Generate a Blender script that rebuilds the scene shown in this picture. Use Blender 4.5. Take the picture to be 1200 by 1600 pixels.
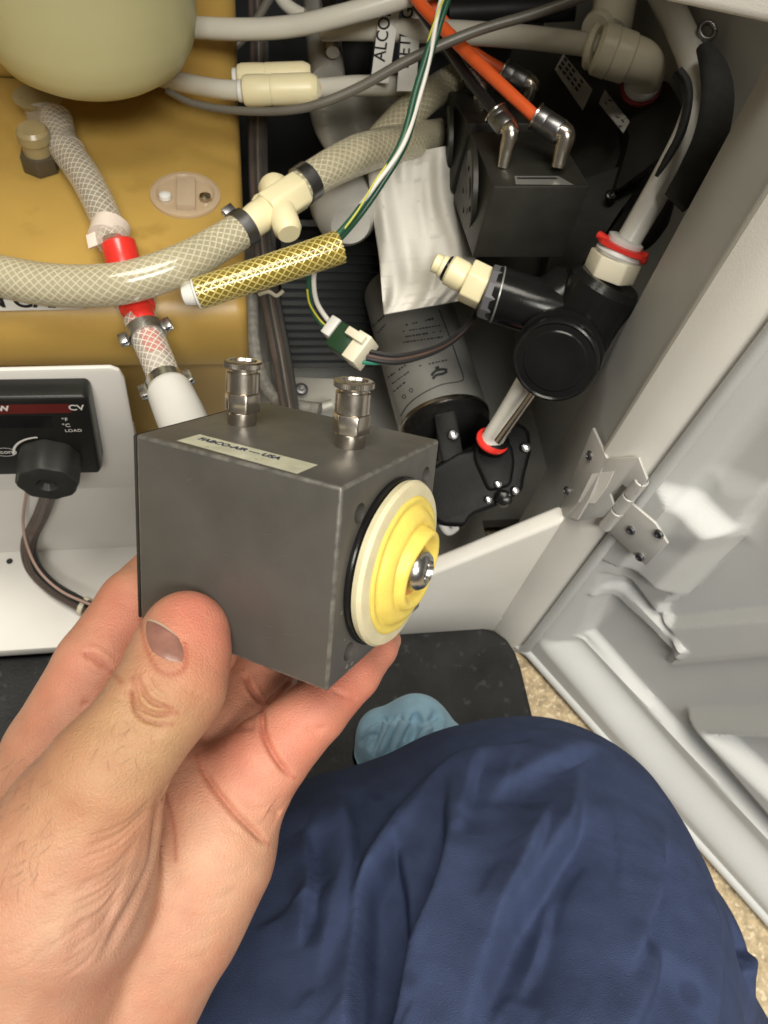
import bpy, bmesh, math, random
import numpy as np
from mathutils import Vector, Matrix
from mathutils.bvhtree import BVHTree
random.seed(7); rng = np.random.default_rng(7)
for _o in list(bpy.data.objects): bpy.data.objects.remove(_o)
scene = bpy.context.scene; COL = scene.collection
# ------------------------------------------------------------------ camera
FPX = 1200.0
EX = Vector((1, .04, -.1725)).normalized(); UZ = Vector((.1256, .5166, .847)).normalized()
EY = UZ.cross(EX).normalized(); EX = EY.cross(UZ)
ROT = Matrix((EX, EY, UZ))
CAM = Vector((0, 0, .57))
cd = bpy.data.cameras.new('camera'); cam = bpy.data.objects.new('camera', cd); COL.objects.link(cam)
cam.matrix_world = Matrix.Translation(CAM) @ ROT.to_4x4()
cd.sensor_fit = 'HORIZONTAL'; cd.sensor_width = 36; cd.lens = 36.0
cd.clip_start = .01; cd.clip_end = 50
cd.dof.use_dof = True; cd.dof.focus_distance = .26; cd.dof.aperture_fstop = 38
scene.camera = cam
# ------------------------------------------------------------------ light
w = bpy.data.worlds.new('World'); scene.world = w; w.use_nodes = True
w.node_tree.nodes['Background'].inputs[0].default_value = (1.0, .93, .82, 1)
w.node_tree.nodes['Background'].inputs[1].default_value = .13
def area(name, loc, target, size, power, col):
    l = bpy.data.lights.new(name, 'AREA'); l.shape = 'RECTANGLE'; l.size, l.size_y = size; l.energy = power; l.color = col
    o = bpy.data.objects.new(name, l); COL.objects.link(o); o.location = loc
    o.rotation_euler = (Vector(target) - Vector(loc)).to_track_quat('-Z', 'Y').to_euler(); return o
area('ceiling_light', (-.30, .02, 2.3), (-.2, .15, 0), (1.2, .6), 44, (1, .94, .82))
area('ceiling_light', (.25, -1.6, 2.3), (.1, .15, 0), (1.2, .6), 70, (1, .96, .88))
scene.view_settings.view_transform = 'Standard'; scene.view_settings.look = 'None'
scene.view_settings.exposure = -0.18; scene.view_settings.gamma = 1
scene.render.engine = 'CYCLES'
scene.cycles.max_bounces = 8; scene.cycles.transparent_max_bounces = 12
# ------------------------------------------------------------------ helpers: points
def ray(px, py): return ROT @ Vector(((px-600)/FPX, (800-py)/FPX, -1))
def P(px, py, d): return CAM + ray(px, py)*d
def onZ(px, py, z): r = ray(px, py); return CAM + r*((z-CAM.z)/r.z)
def onY(px, py, y): r = ray(px, py); return CAM + r*((y-CAM.y)/r.y)
def onX(px, py, x): r = ray(px, py); return CAM + r*((x-CAM.x)/r.x)
def onPl(px, py, o, n): r = ray(px, py); return CAM + r*((Vector(o)-CAM).dot(n)/r.dot(n))
def R(px, d): return px*d/FPX
CAMD = ROT @ Vector((0, 0, -1))        # viewing direction
def px_of(v):                          # numpy (N,3) -> px, py, depth
    q = (np.asarray(v) - np.array(CAM)) @ np.array(ROT)
    d = -q[:, 2]; return 600+FPX*q[:, 0]/d, 800-FPX*q[:, 1]/d, d
# ------------------------------------------------------------------ helpers: materials
MATS = {}
def mat(name, col, rough=.5, metal=0, var=.08, vs=60, bump=0, bs=600, coat=0, sss=0, sssr=(.004, .002, .001), trans=0, alpha=1,
        spec=.5, sheen=0, rvar=.06, attr=None, speck=None, ior=1.5, emit=0):
    if name in MATS: return MATS[name]
    m = bpy.data.materials.new(name); m.use_nodes = True; nt = m.node_tree; N = nt.nodes; L = nt.links
    b = N['Principled BSDF']; tc = N.new('ShaderNodeTexCoord')
    n1 = N.new('ShaderNodeTexNoise'); n1.inputs['Scale'].default_value = vs; n1.inputs['Detail'].default_value = 5
    L.new(tc.outputs['Object'], n1.inputs['Vector'])
    mx = N.new('ShaderNodeMix'); mx.data_type = 'RGBA'
    mr = N.new('ShaderNodeMapRange'); mr.inputs[1].default_value = .3; mr.inputs[2].default_value = .7
    L.new(n1.outputs['Fac'], mr.inputs[0]); L.new(mr.outputs[0], mx.inputs[0])
    c = Vector(col)
    mx.inputs[6].default_value = (*(c*(1-var)), 1); mx.inputs[7].default_value = (*[min(1, x*(1+var)) for x in c], 1)
    out = mx.outputs[2]
    if attr:
        at = N.new('ShaderNodeAttribute'); at.attribute_name = attr
        mm = N.new('ShaderNodeMix'); mm.data_type = 'RGBA'; mm.blend_type = 'MULTIPLY'; mm.inputs[0].default_value = 1
        L.new(at.outputs['Color'], mm.inputs[6]); L.new(out, mm.inputs[7]); out = mm.outputs[2]
    if speck:
        sc, colr, th = speck
        n3 = N.new('ShaderNodeTexNoise'); n3.inputs['Scale'].default_value = sc; n3.inputs['Detail'].default_value = 3
        L.new(tc.outputs['Object'], n3.inputs['Vector'])
        r3 = N.new('ShaderNodeMapRange'); r3.inputs[1].default_value = th; r3.inputs[2].default_value = th+.08
        L.new(n3.outputs['Fac'], r3.inputs[0])
        m3 = N.new('ShaderNodeMix'); m3.data_type = 'RGBA'; L.new(r3.outputs[0], m3.inputs[0]); L.new(out, m3.inputs[6])
        m3.inputs[7].default_value = (*colr, 1); out = m3.outputs[2]
    L.new(out, b.inputs['Base Color'])
    rr = N.new('ShaderNodeMapRange'); rr.inputs[3].default_value = max(.02, rough-rvar); rr.inputs[4].default_value = min(1, rough+rvar)
    n4 = N.new('ShaderNodeTexNoise'); n4.inputs['Scale'].default_value = vs*2.7; n4.inputs['Detail'].default_value = 6
    L.new(tc.outputs['Object'], n4.inputs['Vector']); L.new(n4.outputs['Fac'], rr.inputs[0]); L.new(rr.outputs[0], b.inputs['Roughness'])
    b.inputs['Metallic'].default_value = metal; b.inputs['Coat Weight'].default_value = coat; b.inputs['Coat Roughness'].default_value = .12
    b.inputs['Specular IOR Level'].default_value = spec; b.inputs['IOR'].default_value = ior
    b.inputs['Transmission Weight'].default_value = trans; b.inputs['Alpha'].default_value = alpha
    if sheen: b.inputs['Sheen Weight'].default_value = sheen; b.inputs['Sheen Roughness'].default_value = .4
    if sss:
        b.inputs['Subsurface Weight'].default_value = sss; b.inputs['Subsurface Radius'].default_value = (1, .45, .25)
        b.inputs['Subsurface Scale'].default_value = sssr[0]
    if bump:
        n2 = N.new('ShaderNodeTexNoise'); n2.inputs['Scale'].default_value = bs; n2.inputs['Detail'].default_value = 4
        L.new(tc.outputs['Object'], n2.inputs['Vector'])
        bp = N.new('ShaderNodeBump'); bp.inputs['Strength'].default_value = bump; bp.inputs['Distance'].default_value = .001
        L.new(n2.outputs['Fac'], bp.inputs['Height']); L.new(bp.outputs[0], b.inputs['Normal'])
    MATS[name] = m; return m
# ------------------------------------------------------------------ helpers: objects
def thing(name, label, cat, loc=(0, 0, 0), group=None):
    o = bpy.data.objects.new(name, None); COL.objects.link(o); o.empty_display_size = .01
    o.location = loc; o['label'] = label; o['category'] = cat
    if group: o['group'] = group
    return o
def tag(o, label, cat, group=None):
    o['label'] = label; o['category'] = cat
    if group: o['group'] = group
    return o
def link(name, me, m, parent=None, smooth=None, mw=None):
    o = bpy.data.objects.new(name, me); COL.objects.link(o)
    if m and not me.materials: me.materials.append(m)
    if smooth is not None:
        for p in me.polygons: p.use_smooth = True
        if smooth < 170: me.set_sharp_from_angle(angle=math.radians(smooth))
    if mw is not None: o.matrix_world = mw
    if parent:
        o.parent = parent
        pm = Matrix.Translation(parent.location) if parent.type == 'EMPTY' else parent_world(parent)
        o.matrix_parent_inverse = pm.inverted()
    return o
def parent_world(o):
    if o.parent is None: return o.matrix_basis.copy()
    return parent_world(o.parent) @ o.matrix_parent_inverse @ o.matrix_basis
def mesh(name, v, f, m, parent=None, smooth=None, mw=None):
    me = bpy.data.meshes.new(name); me.from_pydata([tuple(x) for x in v], [], f); me.update(calc_edges=True)
    return link(name, me, m, parent, smooth, mw)
def frm(ax, up=None):
    z = Vector(ax).normalized(); u = Vector(up) if up is not None else (Vector((0, 0, 1)) if abs(z.z) < .9 else Vector((1, 0, 0)))
    x = u.cross(z).normalized(); y = z.cross(x); return x, y, z
def catmull(pts, rad, n):
    pts = [Vector(p) for p in pts]
    if len(pts) == 2: return [pts[0].lerp(pts[1], i/n) for i in range(n+1)], [rad[0]+(rad[1]-rad[0])*i/n for i in range(n+1)]
    o, ro = [], []
    for i in range(len(pts)-1):
        p0 = pts[max(0, i-1)]; p1 = pts[i]; p2 = pts[i+1]; p3 = pts[min(len(pts)-1, i+2)]
        for k in range(n + (i == len(pts)-2)):
            t = k/n; t2 = t*t; t3 = t2*t
            o.append(.5*((2*p1)+(p2-p0)*t+(2*p0-5*p1+4*p2-p3)*t2+(3*p1-p0-3*p2+p3)*t3)); ro.append(rad[i]+(rad[i+1]-rad[i])*t)
    return o, ro
def frames(pts):
    T = [(pts[min(i+1, len(pts)-1)]-pts[max(i-1, 0)]).normalized() for i in range(len(pts))]
    x, y, _ = frm(T[0]); X = [x]
    for i in range(1, len(pts)):
        x = X[-1]-T[i]*X[-1].dot(T[i]); X.append(x.normalized())
    return T, X, [T[i].cross(X[i]) for i in range(len(pts))]
def tube_vf(pts, rad, seg=12, cap=True):
    T, X, Y = frames(pts); v = []; f = []; n = len(pts)
    for i, p in enumerate(pts):
        for k in range(seg):
            a = 2*math.pi*k/seg; v.append(p+(X[i]*math.cos(a)+Y[i]*math.sin(a))*rad[i])
    for i in range(n-1):
        for k in range(seg):
            k2 = (k+1) % seg; f.append((i*seg+k, i*seg+k2, (i+1)*seg+k2, (i+1)*seg+k))
    if cap: f.append(tuple(range(seg))[::-1]); f.append(tuple((n-1)*seg+k for k in range(seg)))
    return v, f
def path(pp, rp, n=8):
    """pp: (px,py,d) triples, rp: radius in px (one or list)"""
    rl = rp if isinstance(rp, (list, tuple)) else [rp]*len(pp)
    return catmull([P(*p) for p in pp], [R(r, p[2]) for r, p in zip(rl, pp)], n)
def tube(name, pp, rp, m, parent=None, seg=14, n=8, world=False, rad=None):
    pts, rr = catmull(pp, rad if isinstance(rad, (list, tuple)) else [rad]*len(pp), n) if world else path(pp, rp, n)
    v, f = tube_vf(pts, rr, seg); return mesh(name, v, f, m, parent, 40)
def braid(name, pp, rp, m, parent=None, ns=9, pitch=2.6, th=.00032, world=False, rad=None, n=10, lift=.0001):
    pts, rr = catmull(pp, rad if isinstance(rad, (list, tuple)) else [rad]*len(pp), n) if world else path(pp, rp, n)
    T, X, Y = frames(pts); s = [0]
    for i in range(1, len(pts)): s.append(s[-1]+(pts[i]-pts[i-1]).length)
    tot = s[-1]; sa = np.array(s); PA = np.array(pts); XA = np.array(X); YA = np.array(Y); RA = np.array(rr)
    st = int(tot/.0011)+2; ss = np.linspace(0, tot, st)
    def itp(A): return np.stack([np.interp(ss, sa, A[:, k]) for k in range(3)], 1)
    p, x, y, r = itp(PA), itp(XA), itp(YA), np.interp(ss, sa, RA)+lift
    v, f = [], []; tn = itp(np.array(T))
    for dr in (1, -1):
        for k in range(ns):
            a = dr*ss/(r.mean()*pitch)*1.0+2*math.pi*k/ns
            rad_ = x*np.cos(a)[:, None]+y*np.sin(a)[:, None]
            tang = -x*np.sin(a)[:, None]+y*np.cos(a)[:, None]
            c = p+rad_*r[:, None]
            side = tn*0.8-tang*0.6*dr
            b = len(v)
            for q in (c-side*th*1.3, c+rad_*th*.8, c+side*th*1.3): v.extend(q.tolist())
            for i in range(st-1):
                f.append((b+i, b+i+1, b+st+i+1, b+st+i)); f.append((b+st+i, b+st+i+1, b+2*st+i+1, b+2*st+i))
    return mesh(name, v, f, m, parent, 180)
def lathe(name, prof, o, ax, m, parent=None, seg=32, up=None, smooth=35, fn=None, zfn=None):
    """prof: (radius, along) from the start; closed with caps when radius>0 at ends"""
    x, y, z = frm(ax, up); o = Vector(o); v = []; f = []
    for r, t in prof:
        for k in range(seg):
            a = 2*math.pi*k/seg; rr = r*(fn(a, t) if fn else 1); v.append(o+z*(t+(zfn(a, t) if zfn else 0))+(x*math.cos(a)+y*math.sin(a))*rr)
    for i in range(len(prof)-1):
        for k in range(seg):
            k2 = (k+1) % seg; f.append((i*seg+k, i*seg+k2, (i+1)*seg+k2, (i+1)*seg+k))
    f.append(tuple(range(seg))[::-1]); n = (len(prof)-1)*seg; f.append(tuple(n+k for k in range(seg)))
    return mesh(name, v, f, m, parent, smooth)
def lp(name, prof_px, a, b, m, parent=None, **k):
    """lathe between two (px,py,d) points; prof: (radius px at mean depth, fraction along)"""
    A, B = P(*a), P(*b); d = (a[2]+b[2])/2; Ln = (B-A).length
    return lathe(name, [(R(r, d), t*Ln) for r, t in prof_px], A, B-A, m, parent, **k)
def bev(me, w, seg=2, ang=30):
    bm = bmesh.new(); bm.from_mesh(me); bmesh.ops.recalc_face_normals(bm, faces=bm.faces)
    es = [e for e in bm.edges if len(e.link_faces) == 2 and e.calc_face_angle(0) > math.radians(ang)]
    bmesh.ops.bevel(bm, geom=es, offset=w, segments=seg, profile=.5, affect='EDGES', clamp_overlap=True)
    bm.to_mesh(me); bm.free()
def prism(name, pts, vec, m, parent=None, bv=0, seg=2, smooth=35):
    n = len(pts); vec = Vector(vec); v = [Vector(p) for p in pts]+[Vector(p)+vec for p in pts]
    f = [tuple(range(n))[::-1], tuple(range(n, 2*n))]+[(i, (i+1) % n, n+(i+1) % n, n+i) for i in range(n)]
    me = bpy.data.meshes.new(name); me.from_pydata([tuple(x) for x in v], [], f)
    bm = bmesh.new(); bm.from_mesh(me); bmesh.ops.recalc_face_normals(bm, faces=bm.faces); bm.to_mesh(me); bm.free()
    if bv: bev(me, bv, seg)
    return link(name, me, m, parent, smooth)
def plate(name, pxs, o, n, th, m, parent=None, bv=0, seg=2):
    n = Vector(n).normalized(); return prism(name, [onPl(x, y, o, n) for x, y in pxs], n*th, m, parent, bv, seg)
def box(name, c, dim, axes, m, parent=None, bv=0, seg=2):
    """box centre c, half-axes given by axes (3 unit vectors) and dim (full)"""
    a, b, cc = [Vector(q) for q in axes]; c = Vector(c); dx, dy, dz = [q/2 for q in dim]
    base = [c-a*dx-b*dy-cc*dz, c+a*dx-b*dy-cc*dz, c+a*dx+b*dy-cc*dz, c-a*dx+b*dy-cc*dz]
    return prism(name, base, cc*dim[2], m, parent, bv, seg)
def hexa(name, a, b, rp, m, parent=None, bv=.0004, world=False, up=None, n=6):
    if world: A, B, r = Vector(a), Vector(b), rp
    else: A, B = P(*a), P(*b); r = R(rp, (a[2]+b[2])/2)
    x, y, z = frm(B-A, up)
    return prism(name, [A+(x*math.cos(i*2*math.pi/n)+y*math.sin(i*2*math.pi/n))*r for i in range(n)], B-A, m, parent, bv)
WORLD_AXES = (Vector((1, 0, 0)), Vector((0, 1, 0)), Vector((0, 0, 1)))
def text(name, s, o, xdir, ydir, size, m, parent=None, align='LEFT', bold=0):
    cu = bpy.data.curves.new(name, 'FONT'); cu.body = s; cu.size = size; cu.align_x = align; cu.offset = bold; cu.extrude = .00003
    t = bpy.data.objects.new(name, cu); COL.objects.link(t); bpy.context.view_layer.update()
    me = bpy.data.meshes.new_from_object(t.evaluated_get(bpy.context.evaluated_depsgraph_get()))
    bpy.data.objects.remove(t); x = Vector(xdir).normalized(); y = Vector(ydir); y = (y-x*y.dot(x)).normalized(); z = x.cross(y)
    mw = Matrix((( x.x, y.x, z.x, o[0]), (x.y, y.y, z.y, o[1]), (x.z, y.z, z.z, o[2]), (0, 0, 0, 1)))
    me.transform(mw); me.materials.clear(); return link(name, me, m, parent)
def ribbon_quads(name, quads, m, parent=None):
    v = []; f = []
    for q in quads: f.append(tuple(range(len(v), len(v)+len(q)))); v.extend(q)
    return mesh(name, v, f, m, parent)
def screw(parent, p, n, r, m, name='screw', h=None, recess=True):
    h = h or r*.55
    o = lathe(name, [(r, 0), (r, h*.45), (r*.8, h*.85), (r*.45, h), (r*.4, h*.98), (r*.34, h*.45), (r*.02, h*.4)], p, n, m, parent, seg=18, smooth=30)
    return o
# ------------------------------------------------------------------ helpers: implicit surfaces
def surface_nets(f, o, h):
    s = f < 0; nx, ny, nz = f.shape
    c = np.zeros((nx-1, ny-1, nz-1), np.int8)
    for i in (0, 1):
        for j in (0, 1):
            for k in (0, 1): c += s[i:nx-1+i, j:ny-1+j, k:nz-1+k]
    I = np.argwhere((c > 0) & (c < 8)); idx = -np.ones(c.shape, np.int64); idx[tuple(I.T)] = np.arange(len(I))
    acc = np.zeros((len(I), 3)); cnt = np.zeros(len(I))
    cs = [(i, j, k) for i in (0, 1) for j in (0, 1) for k in (0, 1)]
    for a in cs:
        for ax in range(3):
            if a[ax]: continue
            b = list(a); b[ax] = 1
            fa = f[tuple((I+a).T)]; fb = f[tuple((I+b).T)]; m = (fa < 0) != (fb < 0)
            t = np.where(m, fa/np.where(fa-fb == 0, 1, fa-fb), 0)
            q = np.array(a, float)[None]+t[:, None]*np.eye(3)[ax][None]
            acc[m] += q[m]; cnt[m] += 1
    v = o+(I+acc/cnt[:, None])*h; fs = []
    for ax in range(3):
        u, w_ = (ax+1) % 3, (ax+2) % 3
        sl = [slice(1, -1)]*3; sl[ax] = slice(0, -1); sl2 = list(sl); sl2[ax] = slice(1, None)
        A = s[tuple(sl)]; B = s[tuple(sl2)]; e = np.argwhere(A != B); off = np.ones(3, int); off[ax] = 0; e = e+off
        du = np.zeros(3, int); du[u] = 1; dw = np.zeros(3, int); dw[w_] = 1
        q = np.stack([idx[tuple((e-du-dw).T)], idx[tuple((e-dw).T)], idx[tuple(e.T)], idx[tuple((e-du).T)]], 1)
        fl = ~s[tuple(e.T)]; q[fl] = q[fl][:, ::-1]; fs.append(q)
    return v, np.concatenate(fs)
class SDF:
    def __init__(s, lo, hi, h):
        s.h = h; s.o = np.array(lo); s.n = np.ceil((np.array(hi)-s.o)/h).astype(int)+1; s.f = np.full(s.n, 1.0, np.float32)
    def cap(s, a, b, ra, rb, k=.004, sub=False, grid=None, flat=None):
        a, b = np.array(a), np.array(b); m = max(ra, rb)+k+3*s.h
        lo = np.maximum(((np.minimum(a, b)-m-s.o)/s.h).astype(int), 0); hi = np.minimum(((np.maximum(a, b)+m-s.o)/s.h).astype(int)+2, s.n)
        if (hi <= lo).any(): return
        sl = tuple(slice(l, h_) for l, h_ in zip(lo, hi))
        g = [s.o[i]+np.arange(lo[i], hi[i])*s.h for i in range(3)]
        X, Y, Z = [q.astype(np.float32) for q in np.meshgrid(*g, indexing='ij', sparse=True)]
        ab = b-a; L2 = max(ab@ab, 1e-12)
        t = np.clip(((X-a[0])*ab[0]+(Y-a[1])*ab[1]+(Z-a[2])*ab[2])/L2, 0, 1)
        px, py, pz = X-a[0]-t*ab[0], Y-a[1]-t*ab[1], Z-a[2]-t*ab[2]
        d2 = px*px+py*py+pz*pz
        if flat is not None:           # flatten along direction n by factor q
            nv, q = flat; dn = px*nv[0]+py*nv[1]+pz*nv[2]; d2 = d2+dn*dn*(q*q-1)
        d = np.sqrt(d2)-(ra+(rb-ra)*t)
        F = s.f[sl]
        if sub:
            d = -d; hh = np.clip(.5-.5*(d-F)/-k, 0, 1) if False else np.clip(.5-.5*(F-d)/k, 0, 1); s.f[sl] = F*(1-hh)+d*hh+k*hh*(1-hh)
        else:
            hh = np.clip(.5+.5*(F-d)/k, 0, 1); s.f[sl] = F*(1-hh)+d*hh-k*hh*(1-hh)
    def chain(s, pts, k=.004, k0=None, flat=None):
        """pts: (px,py,d,r_px)"""
        for i in range(len(pts)-1):
            a, b = pts[i], pts[i+1]
            s.cap(P(*a[:3]), P(*b[:3]), R(a[3], a[2]), R(b[3], b[2]), k if i == 0 or k0 is None else k0, flat=flat)
    def mesh(s, sm=4):
        v, q = surface_nets(s.f, s.o, s.h)
        E = np.concatenate([q[:, [0, 1]], q[:, [1, 2]], q[:, [2, 3]], q[:, [3, 0]]]); n = len(v)
        deg = np.bincount(E[:, 0], minlength=n)+np.bincount(E[:, 1], minlength=n)
        for it in range(sm*2):
            a = np.zeros_like(v)
            for k in range(3):
                a[:, k] = np.bincount(E[:, 0], v[E[:, 1], k], n)+np.bincount(E[:, 1], v[E[:, 0], k], n)
            v = v+(.5 if it % 2 == 0 else -.51)*(a/deg[:, None]-v)
        return v, q
def vnormals(v, q):
    fn = np.cross(v[q[:, 2]]-v[q[:, 0]], v[q[:, 3]]-v[q[:, 1]]); n = np.zeros_like(v)
    for k in range(4): np.add.at(n, q[:, k], fn)
    return n/np.maximum(np.linalg.norm(n, axis=1), 1e-12)[:, None]
def cast_px(bvh, px, py):
    r = ray(px, py).normalized(); h = bvh.ray_cast(CAM, r); return h[0], h[1]
def resample(pl, n):
    pl = np.array(pl, float)
    o, _ = catmull([Vector((*p, 0)) for p in pl], [0]*len(pl), n); return [(p.x, p.y) for p in o]
def polydist(v, pts, nr, maxd):
    """distance and signed side to a 3-d polyline lying on the surface; returns idx, dist, side, frac"""
    pts = np.array(pts); lo = pts.min(0)-maxd; hi = pts.max(0)+maxd
    I = np.where(((v > lo) & (v < hi)).all(1))[0]; x = v[I]; best = np.full(len(I), 1e9); side = np.zeros(len(I)); fr = np.zeros(len(I)); S = len(pts)-1
    for i in range(S):
        a, b = pts[i], pts[i+1]; ab = b-a; t = np.clip(((x-a)@ab)/max(ab@ab, 1e-12), 0, 1); r = x-a-t[:, None]*ab; d = np.linalg.norm(r, axis=1)
        m = d < best; best[m] = d[m]; side[m] = np.sign((np.cross(np.broadcast_to(ab, r.shape), nr[I])*r).sum(1))[m]; fr[m] = (i+t[m])/S
    k = best < maxd; return I[k], best[k], side[k], fr[k]
def subdiv(v, q):
    n = len(v); E = np.concatenate([q[:, [0, 1]], q[:, [1, 2]], q[:, [2, 3]], q[:, [3, 0]]]); Es = np.sort(E, 1)
    u, inv = np.unique(Es[:, 0].astype(np.int64)*n+Es[:, 1], return_inverse=True); ea, eb = u//n, u % n
    em = (v[ea]+v[eb])/2; fc = v[q].mean(1); k = len(q); e = inv.reshape(4, k)+n; c = np.arange(k)+n+len(u)
    Q = np.concatenate([np.stack([q[:, i], e[i], c, e[(i+3) % 4]], 1) for i in range(4)])
    return relax(np.concatenate([v, em, fc]), Q, 2), Q
def relax(v, q, it, w_=.5):
    E = np.concatenate([q[:, [0, 1]], q[:, [1, 2]], q[:, [2, 3]], q[:, [3, 0]]]); n = len(v)
    deg = np.maximum(np.bincount(E[:, 0], minlength=n)+np.bincount(E[:, 1], minlength=n), 1)
    for _ in range(it):
        a = np.zeros_like(v)
        for k in range(v.shape[1]): a[:, k] = np.bincount(E[:, 0], v[E[:, 1], k], n)+np.bincount(E[:, 1], v[E[:, 0], k], n)
        v = v+w_*(a/deg[:, None]-v)
    return v
def creases(v, q, lines, nsm=3):
    """lines: (px polyline, depth m, width m[, ridge on +side, ridge on -side]); displaced along smoothed normals"""
    nr = relax(vnormals(v, q), q, nsm); nr /= np.maximum(np.linalg.norm(nr, axis=1), 1e-9)[:, None]
    bvh = BVHTree.FromPolygons(v.tolist(), q.tolist()); disp = np.zeros(len(v))
    vis = (nr*(np.array(CAM)-v)).sum(1) > -.02
    for ln in lines:
        pl, dep, wd = ln[:3]; rp_, rm_ = (ln[3], ln[4]) if len(ln) > 4 else (0, 0); pts = []
        for x, y in resample(pl, 6):
            h, _ = cast_px(bvh, x, y)
            if h is not None and (not pts or np.linalg.norm(np.array(h)-pts[-1]) < .015): pts.append(np.array(h))
        if len(pts) < 2: continue
        I, d, s, fr = polydist(v, pts, nr, wd*4)
        tp = np.clip(np.minimum(fr, 1-fr)*4, 0, 1); tp = tp*tp*(3-2*tp)
        dd = -dep*np.exp(-(d/wd)**2)+np.where(s > 0, rp_, rm_)*np.exp(-((d-1.9*wd)/wd)**2)
        disp[I] += dd*tp*vis[I]
    return v+nr*disp[:, None]
def steps(v, q, lines, nsm=12):
    """cloth folds: (px polyline, step m, edge width m, decay m); + raises the left side of the line"""
    nr = relax(vnormals(v, q), q, nsm); nr /= np.maximum(np.linalg.norm(nr, axis=1), 1e-9)[:, None]
    bvh = BVHTree.FromPolygons(v.tolist(), q.tolist()); disp = np.zeros(len(v))
    for pl, A, w0, w2 in lines:
        pts = []
        for x, y in resample(pl, 6):
            h, _ = cast_px(bvh, x, y)
            if h is not None and (not pts or np.linalg.norm(np.array(h)-pts[-1]) < .03): pts.append(np.array(h))
        if len(pts) < 2: continue
        I, d, s, fr = polydist(v, pts, nr, w2*3.2)
        tp = np.clip(np.minimum(fr, 1-fr)*3.5, 0, 1); tp = tp*tp*(3-2*tp)
        disp[I] += A*np.tanh(s*d/w0)*np.exp(-(d/w2)**1.5)*tp
    return v+nr*disp[:, None]
def colattr(me, cols):
    a = me.color_attributes.new('Col', 'FLOAT_COLOR', 'POINT'); c = np.ones((len(cols), 4)); c[:, :3] = cols; a.data.foreach_set('color', c.ravel().astype(np.float32))
def npmesh(name, v, q, m, parent=None, cols=None):
    me = bpy.data.meshes.new(name); me.vertices.add(len(v)); me.vertices.foreach_set('co', v.ravel())
    k = q.shape[1]; me.loops.add(q.size); me.loops.foreach_set('vertex_index', q.ravel().astype(np.int32)); me.polygons.add(len(q))
    me.polygons.foreach_set('loop_start', np.arange(0, q.size, k, dtype=np.int32)); me.update(calc_edges=True); me.validate()
    if cols is not None: colattr(me, cols)
    return link(name, me, m, parent, 180)
# ------------------------------------------------------------------ materials
M_cab = mat('cabinet_paint', (.72, .70, .65), .5, var=.04, vs=25, bump=.12, bs=1500, speck=(1800, (.80, .78, .73), .62))
M_cabin = mat('cabinet_inner_paint', (.44, .44, .42), .5, var=.06, vs=25, bump=.1, bs=1400)
M_tray = mat('tray_paint', (.66, .64, .60), .38, var=.04, vs=18, bump=.05, bs=1200)
M_door = mat('door_plastic', (.54, .55, .545), .6, var=.04, vs=14, bump=.10, bs=900, speck=(1500, (.61, .62, .615), .64))
M_dark = mat('dark_backing', (.022, .024, .026), .5, var=.3, vs=30)
M_floor = mat('speckled_floor', (.47, .37, .23), .7, var=.35, vs=170, bump=.8, bs=420, speck=(260, (.68, .58, .40), .55))
M_rubber = mat('black_rubber', (.018, .019, .020), .5, var=.4, vs=40, bump=.25, bs=500, speck=(140, (.045, .045, .044), .62), spec=.35)
M_black = mat('black_plastic', (.009, .009, .009), .2, var=.2, vs=60, bump=.04, bs=800, spec=.22)
M_blackm = mat('matt_black_plastic', (.014, .014, .014), .5, var=.2, vs=60, bump=.1, bs=900, spec=.25)
M_foam = mat('black_foam', (.022, .023, .024), .8, var=.2, vs=200, bump=.5, bs=1800)
M_anod = mat('grey_anodised_aluminium', (.108, .102, .093), .42, metal=.35, var=.12, vs=45, bump=.06, bs=2500, spec=.5, rvar=.13, speck=(1300, (.15, .145, .13), .72))
M_anod2 = mat('dark_anodised_aluminium', (.026, .025, .021), .42, metal=.1, var=.15, vs=90, bump=.05, bs=2500, spec=.3)
M_nickel = mat('nickel_plated_brass', (.60, .55, .48), .24, metal=1, var=.06, vs=200, rvar=.07)
M_zinc = mat('zinc_plated_steel', (.60, .61, .62), .28, metal=1, var=.1, vs=150, rvar=.08)
M_dsteel = mat('dull_steel', (.25, .25, .26), .35, metal=1, var=.15, vs=150)
M_hinge = mat('brushed_hinge_steel', (.60, .59, .56), .45, metal=.35, var=.05, vs=80, bump=.05, bs=2000)
M_cream = mat('cream_acetal', (.80, .72, .46), .38, var=.04, vs=50, sss=.15, bump=.04, bs=900)
M_cream2 = mat('ivory_acetal', (.72, .67, .52), .4, var=.05, vs=50, bump=.04, bs=900)
M_white = mat('white_plastic', (.70, .69, .66), .35, var=.03, vs=50, sss=.1)
M_red = mat('red_plastic', (.75, .035, .025), .3, var=.08, vs=80, coat=.3)
M_tubing = mat('milky_tubing', (.62, .60, .52), .25, var=.04, vs=40, sss=.35, coat=.3)
M_tubew = mat('white_tubing', (.66, .65, .60), .35, var=.03, vs=40, sss=.2)
M_orange = mat('orange_tubing', (.85, .13, .03), .32, var=.05, vs=60)
M_blacktube = mat('black_tubing', (.014, .014, .015), .3, var=.1, vs=60)
M_hose = mat('clear_hose', (.58, .53, .36), .16, var=.08, vs=60, alpha=.56, coat=.5, spec=.6)
M_hosec = mat('clear_hose_wall', (.66, .60, .52), .14, var=.08, vs=60, alpha=.38, coat=.6, spec=.6)
M_hosey = mat('yellow_clear_hose', (.34, .25, .04), .14, var=.2, vs=80, alpha=.55, coat=.6, spec=.6)
M_bore = mat('hose_bore', (.25, .225, .15), .5, var=.1, vs=50)
M_borey = mat('yellow_hose_bore', (.10, .07, .012), .5, var=.3, vs=90)
M_thread = mat('braid_thread', (.84, .80, .66), .3, var=.05, vs=100)
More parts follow.
